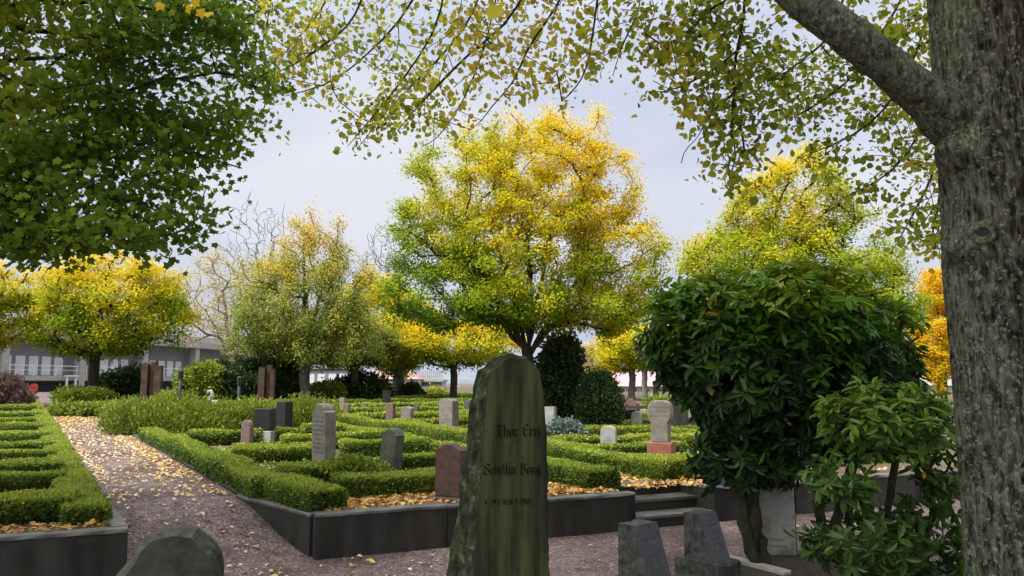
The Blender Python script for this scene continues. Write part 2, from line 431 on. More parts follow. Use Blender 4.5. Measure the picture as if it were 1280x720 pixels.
# ---- retaining walls, each one block course with a coping painted paler as sky reflection
_wr = np.random.default_rng(77)
def wall_seg(root, p, q, z1, th=.14, z0=-.1, nm='wall_face'):
    p = np.array(p); q = np.array(q); d = q - p; LT = np.linalg.norm(d); d /= LT; nrm = np.array([-d[1], d[0]])
    nb = max(1, int(round(LT / 1.15))); cuts = np.linspace(0, LT, nb + 1); cuts[1:-1] += _wr.uniform(-.2, .2, nb - 1) if nb > 1 else 0
    mb = MB(); cb = MB()
    for c0_, c1_ in zip(cuts[:-1], cuts[1:]):
        L0, L1 = c0_ + (.003 if c0_ > 0 else 0), c1_ - (.003 if c1_ < LT else 0); k = int(max(2, (L1 - L0) / .12)); s = np.linspace(L0, L1, k + 1)
        dz, do = _wr.normal() * .0035, _wr.normal() * .003
        top = z1 + dz + .007 * fbm(np.stack([s * 2.2, 0 * s + p[0], 0 * s], -1), 3, 3); off = do + .008 * fbm(np.stack([s * 2.5, 0 * s + 3 + p[1], 0 * s], -1), 3, 4)
        off2 = off + .006 * fbm(np.stack([s * 7, 0 * s + 9, 0 * s], -1), 2, 6)
        def ring(o, z): return np.stack([p[0] + d[0] * s + nrm[0] * o, p[1] + d[1] * s + nrm[1] * o, z], -1)
        prof = [ring(off - .006, 0 * s + z0), ring(off2, 0 * s + z1 * .45), ring(off, top - .03), ring(off + th, top - .03), ring(off + th, 0 * s + z0)]
        chip = .006 * np.clip(fbm(np.stack([s * 11, 0 * s, 0 * s], -1), 2, 8) - .15, 0, 1) * 4
        cop = [ring(off - .010, top - .0298), ring(off - .010 + chip * .5, top - .006 - chip), ring(off - .002 + chip, top), ring(off + th + .004, top), ring(off + th + .004, top - .0298)]
        for mbx, rings in ((mb, prof), (cb, cop)):
            m_ = len(rings); V = np.stack(rings, 1).reshape(-1, 3)
            F = [[i * m_ + j, (i + 1) * m_ + j, (i + 1) * m_ + (j + 1) % m_, i * m_ + (j + 1) % m_] for i in range(k) for j in range(m_)]
            mbx.add(V, F)
            mbx.add(np.array([r[0] for r in rings]), [[2, 1, 0], [3, 2, 0], [4, 3, 0]])
            mbx.add(np.array([r[-1] for r in rings]), [[0, 1, 2], [0, 2, 3], [0, 3, 4]])
    mb.build(nm, MG['wall'], root); cb.build('coping', MG['coping'], root)
ZW = .40
def W(a, b=B0): return M(a, b)
c0 = W(.32)
rt = empty('retaining_wall', (*c0, 0), 'long dark stone retaining wall with a corner beside the leaf covered path', 'wall')
wall_seg(rt, W(.32), W(3.78), ZW)
wall_seg(rt, M(0.02, .02) , W(.32) + .14 * PP * 1.0, ZW)
rt = empty('retaining_wall', (*W(AL), 0), 'low dark stone retaining wall at the lower left, behind the rounded dark boulder headstone', 'wall')
wall_seg(rt, W(-9.5), W(AL), ZW)
wall_seg(rt, W(AL) + .15 * NW + np.array([-.14, .1]) * 0, M(AL, .02), ZW, th=-.14) if False else wall_seg(rt, W(AL) + .15 * NW, M(AL, .0), ZW - .003, th=.12)
rt = empty('retaining_wall', (*W(4.86), 0), 'dark stone retaining wall right of the steps, running behind the rhododendron trunks', 'wall')
wall_seg(rt, W(4.86), W(16), ZW)
wall_seg(rt, W(4.86) + .75 * NW, W(4.86) + .145 * NW, ZW - .003, nm='wall_return')
rt = empty('garden_steps', (*W(4.3), 0), 'three dark stone steps with pale edges up through the retaining wall', 'steps')
for k, zt in enumerate((.13, .262, .392)):
    a0_, a1_ = 3.785, 4.855
    mb = MB(); y0 = .02 + .3 * k; y1 = y0 + (.34 if k < 2 else .42)
    pts = [W(a0_) + y0 * NW, W(a1_) + y0 * NW, W(a1_) + y1 * NW, W(a0_) + y1 * NW]
    zb = -.05
    V = np.array([[*p, zb] for p in pts] + [[*p, zt - .03] for p in pts]); mb.add(V, [[0, 1, 5, 4], [1, 2, 6, 5], [2, 3, 7, 6], [3, 0, 4, 7]])
    pts2 = [W(a0_) + (y0 - .014) * NW, W(a1_) + (y0 - .014) * NW, W(a1_) + y1 * NW, W(a0_) + y1 * NW]
    V = np.array([[*p, zt - .0295] for p in pts2] + [[*p, zt] for p in pts2]); mb.add(V, [[3, 2, 1, 0], [4, 5, 6, 7], [0, 1, 5, 4], [1, 2, 6, 5], [2, 3, 7, 6], [3, 0, 4, 7]], 1)
    mb.build('step', [MG['wall'], MG['coping']], rt)

# ================================================================== fallen leaves (uncountable)
rng = np.random.default_rng(11)
def scatter(name, pts, size, hue, label, gfun, seed):
    r = np.random.default_rng(seed); n = len(pts)
    z = gfun(pts[:, 0], pts[:, 1]); mb = MB()
    C = np.stack([pts[:, 0], pts[:, 1], z + .010 + .012 * r.random(n)], -1)
    D = r.normal(size=(n, 3)) * [1, 1, .22]; Nn = r.normal(size=(n, 3)) * [.33, .33, .1] + [0, 0, 1]
    leaves(mb, C, size * (.4 + 1.0 * r.random(n)), T_LEAF, r, D, Nn, hue, 0, 1.2)
    o = mb.build(name, MG['fallen']); o['kind'] = 'stuff'; tag(o, label, 'fallen leaves'); return o
def ab_pts(a, b): return np.stack([R0[0] + a * E1[0] + b * PP[0], R0[1] + a * E1[1] + b * PP[1]], -1)
gz = lambda x, y: ground(x, y) + .004
tz = lambda x, y: terr(x, y) + .008
# path: sparse cream leaves low down, thick drifts of gold along the right edge and far up the path
n = 15000; a = rng.uniform(AL + .05, -.02, n); b = rng.uniform(-2.6, 24, n) ; 
dens = .22 + .75 * np.clip((a + .62) * 2.2, 0, 1) * (b > .2) * (b < 9) + .6 * (b > 13) + .35 * np.clip((-.9 - a) * 4, 0, 1)
dens *= .55 + .9 * np.clip(.5 + fbm(np.stack([a * 1.4, b * .9, 0 * a], -1), 3, 2), 0, 1)
k = rng.random(n) < dens * np.where(b < 2, .5, 1); a, b = a[k], b[k]
h = np.clip(rng.normal(.74, .20, len(a)) - .25 * np.clip((a + .5) * 2, 0, 1) * (b > .3) * (b < 9) - .18 * (b > 13), 0, 1)
scatter('path_leaves', ab_pts(a, b), .046, h, 'pale yellow fallen leaves strewn over the rising gravel path', gz, 3)
n = 1500; x = rng.uniform(-3.2, 5, n); y = rng.uniform(4, 9.5, n); k = (wall_t(x, y) < -.04) & (rng.random(n) < np.where(x < .3, .8, .10) * (.3 + (fbm(np.stack([x, y, 0 * x], -1), 2, 8) > -.05)))
scatter('yard_leaves', np.stack([x, y], -1)[k], .045, np.clip(rng.normal(.74, .22, k.sum()), 0, 1), 'scattered pale leaves on the dark gravel yard by the gravestones', gz, 4)
A_, B_, Hh = [], [], []
def drift(a0, a1, b0, b1, n, hm):
    a = rng.uniform(a0, a1, n); b = rng.uniform(b0, b1, n); A_.append(a); B_.append(b); Hh.append(np.clip(rng.normal(hm, .16, n), 0, 1))
drift(3.98, 4.72, -1.5, 17, 6500, .42)          # side path
drift(.45, 3.7, -1.55, -.7, 2600, .38)          # bed front edge by the wall
drift(4.75, 6.5, -1.55, -.9, 900, .45)
drift(5.4, 9, -1.5, 12, 1500, .5); drift(.6, 3.8, 0, 12, 1500, .5)
drift(-9, AL - .1, -1.55, -1.2, 1500, .27)
drift(-9, AL - .5, -1.0, 12, 1600, .5)
drift(4.8, 18, 12, 30, 2500, .6); drift(0, 4.8, 12, 30, 1500, .6)
a = np.concatenate(A_); b = np.concatenate(B_); h = np.concatenate(Hh)
scatter('bed_leaves', ab_pts(a, b), .050, h, 'orange and gold fallen leaves lying between the box hedges', tz, 6)

# ================================================================== clipped box hedges
def hedge_mesh(segs, wdt, hgt, leaf, seed, dens=2.0, hue0=.56, lumps=.055):
    """segs: list of ((x,y),(x,y)); one mesh of core and leaves"""
    r = np.random.default_rng(seed); mb = MB()
    for (p, q) in segs:
        p = np.array(p, float); q = np.array(q, float); d = q - p; L = np.linalg.norm(d); d /= L; nr = np.array([-d[1], d[0]])
        w2 = wdt / 2
        k = max(2, int(L / .3)); s = np.linspace(.02, L - .02, k + 1)
        rings = []
        for o, z in ((-w2 * .86, -.06), (-w2 * .86, hgt * .66), (-w2 * .6, hgt * .80), (w2 * .6, hgt * .80), (w2 * .86, hgt * .66), (w2 * .86, -.06)):
            xy = p[None] + d[None] * s[:, None] + nr[None] * o
            rings.append(np.stack([xy[:, 0], xy[:, 1], terr(xy[:, 0], xy[:, 1]) + z], -1))
        V = np.stack(rings, 1).reshape(-1, 3)
        F = [[i * 6 + j, (i + 1) * 6 + j, (i + 1) * 6 + j + 1, i * 6 + j + 1] for i in range(k) for j in range(5)]
        mb.add(V, F, 1); e = len(V) - 6
        mb.add(np.concatenate([V[:6], V[-6:]]), [[0, 1, 2, 3], [0, 3, 4, 5], [9, 8, 7, 6], [11, 10, 9, 6]], 1)
        # leaves on the two flanks, the top and the two ends
        per = 2 * hgt + wdt
        n = int(per * L * dens / (.40 * leaf * leaf * .72)); ne = int(2 * wdt * hgt * dens / (.40 * leaf * leaf * .72))
        u = r.random(n) * per; l = r.random(n) * L
        o = np.where(u < hgt, -w2, np.where(u > hgt + wdt, w2, u - hgt - w2))
        z = np.where(u < hgt, u, np.where(u > hgt + wdt, per - u, hgt))
        nn = np.where((u < hgt)[:, None], -np.array([*nr, 0])[None], np.where((u > hgt + wdt)[:, None], np.array([*nr, 0])[None], np.array([[0, 0, 1.]])))
        ue = r.uniform(-w2, w2, ne); ze = r.random(ne) * hgt; sd_ = np.where(r.random(ne) < .5, 0.0, 1.0)
        o = np.concatenate([o, ue]); z = np.concatenate([z, ze]); l = np.concatenate([l, sd_ * L])
        nn = np.concatenate([nn, np.where(sd_[:, None] < .5, -np.array([*d, 0])[None], np.array([*d, 0])[None])])
        # soften the arrises
        cut = np.clip(z / hgt - .72, 0, 1) * np.clip(np.abs(o) / w2 - .6, 0, 1); o = o * (1 - .6 * cut); z = z - .2 * cut * hgt
        xy = p[None] + d[None] * l[:, None] + nr[None] * o[:, None]
        C = np.stack([xy[:, 0], xy[:, 1], terr(xy[:, 0], xy[:, 1]) + z], -1)
        lump = fbm(C * np.array([2.2, 2.2, 3]), 3, seed)
        C = C + nn * (lumps * lump - .01 + .035 * (r.random(len(C)) - .5) * (leaf / .035))[:, None]
        C[:, 2] += .035 * vnoise(np.stack([C[:, 0] * .9, C[:, 1] * .9, 0 * z], -1), seed + 7) * z / hgt
        D = nn * .8 + r.normal(size=C.shape) * .75 + [0, 0, .25]; Nn = nn + r.normal(size=C.shape) * .7
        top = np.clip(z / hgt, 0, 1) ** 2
        hue = hue0 - .20 + .42 * top * (.6 + .4 * (nn[:, 2] > .5)) + .10 * r.normal(size=len(C)) + .15 * lump + .26 * fbm(C * .8, 3, seed + 3)  # new growth on top, plus painted shade: flanks darker than tops
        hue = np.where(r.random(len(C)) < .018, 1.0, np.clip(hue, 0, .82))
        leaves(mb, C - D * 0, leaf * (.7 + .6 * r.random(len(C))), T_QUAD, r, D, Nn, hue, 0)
    return mb
HEDGES = 'clipped box hedges around the grave plots'
_hs = [100]
def hedge(segs, label, wdt=.42, hgt=.27, leaf=None, **kw):
    _hs[0] += 1; wdt *= .88; hgt *= .86
    c = np.mean([np.mean(s, axis=0) for s in segs], axis=0); D = max(3, min(np.min([s[0][1] for s in segs]), np.min([s[1][1] for s in segs])))
    leaf = leaf or max(.030, .0030 * D)
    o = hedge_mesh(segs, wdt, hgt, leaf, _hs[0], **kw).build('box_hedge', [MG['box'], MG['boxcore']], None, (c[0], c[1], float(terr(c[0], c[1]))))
    return tag(o, label, 'hedge', HEDGES)
ORD = ['first', 'second', 'third', 'fourth', 'fifth', 'sixth', 'seventh', 'eighth', 'ninth', 'tenth', 'eleventh']
# left bed: an edging along the path and rows behind the wall
hedge([(M(AL - .28, -1.25), M(AL - .28, 3.2)), (M(AL - .28, 3.2), M(AL - .26, 24))], 'long low box hedge edging the left side of the leafy path', .40, .19)
for i, b in enumerate((-.85, .85, 2.1, 3.6, 5.2, 7.2, 9.6, 12.4, 15.6, 19.5)):
    hedge([(M(-10 - b * .35, b), M(AL - .34, b))], '%s low box hedge row behind the lower left wall, counted from that wall' % ORD[i], .46, .27)
# left half of the main bed
hedge([(M(.52, -1.45), M(.40, -.2)), (M(.28, -.3), M(.24, 8.6))], 'box hedge following the path along the right hand wall corner', .42, .24)
for i, (b, a0, a1) in enumerate(((-.62, .85, 2.9), (.55, .6, 1.75), (1.15, 2.2, 3.75), (2.9, .6, 1.95), (3.4, 2.35, 3.75), (5.0, 1.9, 3.75), (6.3, .6, 2.6), (7.2, 2.9, 3.75), (9.8, 2.8, 3.8))):
    hedge([(M(a0, b), M(a1, b))], '%s box hedge row between the main path and the side path, counted from the wall' % ORD[i], .44, .27)
hedge([(M(3.72, -1.25), M(3.72, .6))], 'short thick box hedge standing just left of the steps', .55, .27)
hedge([(M(3.85, 1.4), M(3.85, 14))], 'long box hedge along the left side of the orange leaf strewn side path', .4, .25)
# right half
hedge([(M(4.98, -1.0), M(4.98, 5.5)), (M(4.98, 5.5), M(4.98, 16))], 'long box hedge along the right side of the side path, ending at the steps', .5, .29)
for i, (b, a0, a1) in enumerate(((-.35, 5.4, 9.6), (1.5, 5.3, 7.2), (2.6, 5.3, 10.5), (4.4, 5.3, 11), (6.3, 5.3, 11.5), (8.6, 5.3, 12.5), (11.2, 5.3, 13.5), (14.2, 5.3, 14.5))):
    hedge([(M(a0, b), M(a1, b))], '%s box hedge row on the right bed beyond the steps, counted from the wall' % ORD[i], .44, .27)
hedge([(M(9.2, .2), M(9.2, 13))], 'box hedge on the right bed running away behind the rhododendron', .42, .27)
for i, (b, a0, a1) in enumerate(((17.5, .4, 13), (20.5, 1, 15), (24.0, 1.5, 17), (28, 2, 19))):
    hedge([(M(a0, b), M(a1, b))], '%s of the far box hedge rows under the distant yellow trees, counted from the front' % ORD[i], .5, .3)
# low green ground cover inside the plots
n = 60000; a = np.concatenate([rng.uniform(.6, 3.7, n // 3), rng.uniform(5.2, 10, n // 3), rng.uniform(0, 16, n // 3)]); b = np.concatenate([rng.uniform(-.5, 14, n // 3), rng.uniform(-.2, 16, n // 3), rng.uniform(14, 34, n // 3)])
k = (fbm(np.stack([a * 1.1, b * 1.1, 0 * a], -1), 3, 31) > -.12) & ~((a > 3.9) & (a < 4.8)); a, b = a[k], b[k]; n = len(a)
xy = ab_pts(a, b); z = tz(xy[:, 0], xy[:, 1]); mb = MB()
lf = np.where(b < 14, .05, .10); D = rng.normal(size=(n, 3)) * [1, 1, .6] + [0, 0, .4]
leaves(mb, np.stack([xy[:, 0], xy[:, 1], z + rng.random(n) * .05], -1), lf, T_QUAD, rng, D, rng.normal(size=(n, 3)) * .5 + [0, 0, 1], np.clip(rng.normal(.62, .15, n), 0, .85))
o = mb.build('ground_cover', MG['box']); o['kind'] = 'stuff'; tag(o, 'low green ground cover filling the grave plots', 'ground cover')
# ================================================================== gravestones
def rot(rz): return np.array([[math.cos(rz), -math.sin(rz), 0], [math.sin(rz), math.cos(rz), 0], [0, 0, 1]])
def extr(mb, prof, y0, y1, c, rz, lean=0.0, bev=.012, m=0, rough=0.0, seed=0, edge=None):
    """profile (x,z) extruded from y0 (front) to y1 (back), arrises bevelled; c = foot position"""
    pr = np.array(prof, float); n = len(pr)
    if rough:
        pr2 = []
        for i in range(n):
            a, b = pr[i], pr[(i + 1) % n]; k = max(1, int(np.linalg.norm(b - a) / .05))
            for q in range(k): pr2.append(a + (b - a) * q / k)
        pr = np.array(pr2); n = len(pr)
        pr = pr + rough * np.stack([fbm(np.stack([pr[:, 0] * 9, pr[:, 1] * 9, 0 * pr[:, 0] + s_], -1), 3, seed + s_) for s_ in (1, 2)], -1) * (pr[:, 1:2] > .02)
    cen = pr.mean(0)
    d = np.roll(pr, -1, 0) - np.roll(pr, 1, 0); nr = unit(np.stack([d[:, 1], -d[:, 0]], -1))
    area = .5 * np.sum(pr[:, 0] * np.roll(pr[:, 1], -1) - np.roll(pr[:, 0], -1) * pr[:, 1])
    if area < 0: pr = pr[::-1]; d = np.roll(pr, -1, 0) - np.roll(pr, 1, 0); nr = unit(np.stack([d[:, 1], -d[:, 0]], -1))
    inn = pr - nr * bev
    R = rot(rz)
    nl = 2 + (4 if rough else 0)
    ys = [y0, y0 + bev] + ([y0 + bev + (y1 - y0 - 2 * bev) * q / 5 for q in range(1, 5)] if rough else []) + [y1 - bev, y1]
    rings = []
    for k, y in enumerate(ys):
        p2 = inn if k in (0, len(ys) - 1) else pr
        q = np.stack([p2[:, 0], np.full(n, y), p2[:, 1]], -1)
        if rough and 0 < k < len(ys) - 1:
            q = q + rough * fbm(q * 11, 3, seed + 5)[:, None] * np.stack([nr[:, 0], 0 * nr[:, 0], nr[:, 1]], -1)
        q[:, 1] += lean * q[:, 2]
        rings.append(q @ R.T + np.array(c))
    V = np.concatenate(rings); K = len(rings)
    F = [[k * n + i, k * n + (i + 1) % n, (k + 1) * n + (i + 1) % n, (k + 1) * n + i] for k in range(K - 1) for i in range(n)]
    F = np.array(F)[:, ::-1]
    if edge is None: mb.add(V, F, m)
    else: mb.add(V, F[n:], m); mb.F.append((F[:n] + mb.n - len(V), edge, False))
    from mathutils.geometry import tessellate_polygon
    tri = np.array(tessellate_polygon([[Vector((*p, 0)) for p in inn]]))
    a, b, c_ = (inn[tri[:, i]] for i in range(3)); cr = (b[:, 0] - a[:, 0]) * (c_[:, 1] - a[:, 1]) - (b[:, 1] - a[:, 1]) * (c_[:, 0] - a[:, 0])
    tri = np.where((cr > 0)[:, None], tri, tri[:, ::-1])
    mb.add(rings[0], tri, m); mb.add(rings[-1], tri[:, ::-1], m)
    return mb
def prof_round(w_, h, r=None, k=14):
    r = r or w_ / 2; e = h - r * 1.0
    return [(-w_ / 2, 0), (w_ / 2, 0)] + [(w_ / 2 * math.cos(q * PI / k), e + r * math.sin(q * PI / k)) for q in range(k + 1)]
def prof_arch(w_, h, rise, k=10):
    return [(-w_ / 2, 0), (w_ / 2, 0)] + [(w_ / 2 * (1 - 2 * q / k), h - rise * ((1 - 2 * q / k) ** 2)) for q in range(k + 1)]
def prof_shoulder(w_, h):
    s = w_ * .14; r = w_ / 2 - s; e = h - r * .62
    return [(-w_ / 2, 0), (w_ / 2, 0), (w_ / 2, e - .02), (r, e)] + [(r * math.cos(q * PI / 12), e + r * .62 * math.sin(q * PI / 12)) for q in range(1, 12)] + [(-r, e), (-w_ / 2, e - .02)]
def prof_peak(w_, h, cut): return [(-w_ / 2, 0), (w_ / 2, 0), (w_ / 2, h - cut), (w_ * .16, h), (-w_ * .16, h), (-w_ / 2, h - cut)]
def prof_flat(w_, h): return [(-w_ / 2, 0), (w_ / 2, 0), (w_ / 2, h), (-w_ / 2, h)]
def prof_bottle(w_, h): return [(-w_ / 2, 0), (w_ / 2, 0), (w_ * .4, h), (-w_ * .4, h)]
STONES = 'gravestones among the hedges'
def lettering(mb, c, rz, yf, lean, lines, seed, w_, m=1):
    """worn inscription, unreadable at this distance: short cut strokes in rows"""
    r = np.random.default_rng(seed); R = rot(rz)
    for (z, half, hh) in lines:
        x = -half * w_
        while x < half * w_:
            sw = hh * r.uniform(.25, .6)
            if r.random() < .85:
                q = np.array([[x, yf + lean * (z + o) - .0016, z + o] for o in (0, hh)]); q = np.stack([q[0], q[0] + [sw * .45, 0, 0], q[1] + [sw * .45, 0, 0], q[1]])
                mb.add(q @ R.T + np.array(c), [[0, 1, 2, 3]], m)
            x += sw * 1.15 + (hh * .5 if r.random() < .14 else 0)
def headstone(c, prof, th, rz, mat, label, base=None, lean=0.0, lines=None, rough=0, bev=.012, name='headstone', cat='gravestone', ink='engr', sink=.04):
    c = np.array(c, float); rzr = math.radians(rz)
    root = empty(name, c, label, cat, STONES)
    z0 = base[2] if base else 0
    cc = c + [0, 0, z0 - (0 if base else sink)]
    mb = MB(); extr(mb, prof, -th / 2, th / 2, cc, rzr, lean, bev, 0, rough, int(abs(c[0] * 100)))
    if lines: lettering(mb, cc, rzr, -th / 2, lean, lines, int(abs(c[1] * 100)), max(p[0] for p in prof))
    mb.build('slab', [MG[mat], MG[ink]], root)
    if base:
        bm_ = MB(); extr(bm_, prof_flat(base[0], base[2] + sink), -base[1] / 2, base[1] / 2, c - [0, 0, sink + .001], rzr, 0, .012, 0, base[4] if len(base) > 4 else 0, 5)
        bm_.build('plinth', MG[base[3] if len(base) > 3 else mat], root)
    return root
def px(d, D): return d * D / FOC
def GH(u, v, h):
    """foot of a stone whose lowest visible point (h above the soil, over a hedge) is at pixel u, v"""
    d = ray(u, v); D = 10.0
    for _ in range(80):
        p = d * (D / d[1]); D = .5 * D + .5 * min(max((float(terr(p[0], p[1])) + h - CAMZ) / d[2] * d[1], 1), 150)
    p = d * (D / d[1]); return np.array([p[0], p[1], float(terr(p[0], p[1]))])
def HT(c, u, vt): return P(u, vt, c[1])[2] - c[2]
g = GH(405, 573, .24); headstone(g, prof_shoulder(.40, HT(g, 405, 504) + .04), .15, -52, 'grey', 'tall tan gravestone with rounded shoulders and dark right edge, by the box hedges', lines=[(z, .75, .022) for z in np.arange(.35, .80, .055)], lean=-.02)
g = GH(486, 587, .12); headstone(g, prof_arch(.31, HT(g, 484, 535) + .04, .09), .14, -46, 'greydark', 'mossy dark gravestone with a curved pale wet top, leaning back in the hedges', lean=.10)
g = G(563, 626); headstone(g, prof_peak(.30, HT(g, 560, 559) - .01, .07), .13, -24, 'brown', 'reddish brown granite gravestone with a gently pointed top at the wall edge', base=(.42, .26, .05, 'brown'), lines=[(.24, .5, .02), (.19, .6, .02)])
g = GH(561, 533, .24); headstone(g, prof_arch(.36, HT(g, 561, 498) + .04, .05), .22, -36, 'grey', 'square shouldered pale grey gravestone with dark right side left of the big mossy stone', lines=[(z, .6, .022) for z in (.30, .36, .42, .50)])
g = GH(355, 537, .2); headstone(g, prof_flat(.30, HT(g, 355, 502) + .04), .18, -38, 'black', 'black rectangular gravestone standing before the yellow green hedge')
g = GH(331, 541, .2); headstone(g, prof_flat(.34, HT(g, 331, 527)), .2, -15, 'black', 'low black grave marker on a pale foot, left of the black rectangular gravestone', base=(.42, .26, .24, 'pale'))
g = GH(309, 544, .2); headstone(g, prof_round(.19, HT(g, 309, 525) + .04), .12, -15, 'pink', 'small pale pinkish rounded gravestone at the left end of the yellow green hedge')
# grey disc headed stone on a red foot
g = GH(827, 570, .2); D = g[1]; rzz = math.radians(-24)
rt = empty('headstone', g, 'grey disc headed gravestone on a red sandstone foot in the right bed', 'gravestone', STONES)
k = px(1, D); hb, hn, hd = 17 * k + .2, 22 * k, 29 * k
mb = MB(); extr(mb, prof_flat(31 * k, hb + .05), -.13, .13, g - [0, 0, .05], rzz, 0, .015); mb.build('foot', MG['redstone'], rt)
mb = MB(); neck = 10.5 * k; R_ = 15.5 * k
pr = [(-neck, 0), (neck, 0), (neck, hn)] + [(R_ * .93 * math.copysign(abs(math.cos(q)) ** .6, math.cos(q)), hn + hd * .48 + hd * .5 * math.copysign(abs(math.sin(q)) ** .8, math.sin(q))) for q in np.linspace(-.8, PI + .8, 22)] + [(-neck, hn)]
extr(mb, pr, -.10, .10, g + [0, 0, hb + .002], rzz, 0, .012); lettering(mb, g + [0, 0, hb + .002], rzz, -.10, 0, [(z, .75, .02) for z in (hn + .1, hn + .16, hn + .22)], 3, R_); mb.build('slab', [MG['grey'], MG['engr']], rt)
mb = MB(); mb.tube(np.array([[0, 0, 0], [0, 0, 30 * k]]) + g + [.28, .1, 0], .012, 6); mb.build('stake', MG['greydark'], rt)
g = GH(761, 553, .18); headstone(g, prof_round(.26, HT(g, 761, 532) + .04, .1), .12, -18, 'pale', 'small light grey round topped gravestone in the right bed hedges', lines=[(z, .5, .018) for z in (.20, .24, .28)])
g = GH(848, 533, .2); headstone(g, prof_round(.42, HT(g, 848, 493) + .04), .16, -18, 'greydark', 'dark grey round topped gravestone just behind the disc headed one')
g = GH(875, 533, .2); headstone(g, prof_flat(.28, HT(g, 875, 519) + .04), .14, -10, 'greydark', 'small dark square gravestone seen under the left edge of the rhododendron')
g = GH(796, 533, .2); headstone(g, prof_arch(.22, HT(g, 796, 514) + .04, .05), .16, -18, 'pale', 'narrow pale gravestone right beside the black bin')
g = G(783, 521); headstone(g, prof_round(.7, .62, .25), .2, -10, 'pink', 'wide mauve gravestone with a rounded top behind the black bin')
g = GH(688, 541, .2); headstone(g, prof_flat(.2, HT(g, 688, 511) - .02), .16, -20, 'pale', 'slim pale stone post with a square cap right behind the big mossy stone', base=(.3, .24, .06, 'pale'))
# the dark obelisk by the rhododendron
g = G(916, 606); headstone(g, prof_bottle(.46, .86), .2, -12, 'greydark', 'broad dark gravestone on a grey block, half hidden behind the rhododendron trunk', base=(.56, .36, .16, 'granite'))
# small far stones
for (u, vt, vb, wp, mt, kind, lab) in (
    (433, 504, 517, 9, 'pink', 'r', 'small brownish far gravestone below the small olive tree'),
    (488, 504, 523, 12, 'pink', 'f', 'pinkish far gravestone block in the middle of the hedges'),
    (483, 488, 506, 10, 'black', 'f', 'tall black far gravestone left of the thick grey tree trunk'),
    (509, 508, 519, 16, 'grey', 'a', 'low grey far gravestone right of the thick grey tree trunk'),
    (520, 506, 517, 7, 'greydark', 'a', 'narrow dark far gravestone right of the low grey one'),
    (428, 497, 510, 8, 'grey', 'f', 'grey post like far gravestone against the dark round bush'),
    (402, 503, 510, 6, 'pale', 'r', 'small white far gravestone at the left of the dark round bush'),
    (413, 505, 511, 12, 'granite', 'a', 'bluish low far gravestone before the dark round bush'),
    (455, 503, 512, 7, 'pink', 'a', 'tiny reddish far gravestone between the bush and the thick trunk'),
    (584, 500, 513, 9, 'greydark', 'a', 'dark weathered far gravestone just left of the big mossy stone'),
    (806, 511, 519, 6, 'pale', 'r', 'tiny pale far gravestone left of the disc headed stone'),
    (864, 521, 528, 8, 'pink', 'r', 'tiny pink far gravestone beside the small dark square one')):
    g = GH(u, vb, .22); w_ = wp * g[1] / FOC * .9; h = HT(g, u, vt) + .04
    pr = dict(r=prof_round, f=prof_flat, a=lambda a, b: prof_arch(a, b, .05))[kind](w_, h)
    headstone(g, pr, min(.2, w_ * .6), -22, mt, lab)

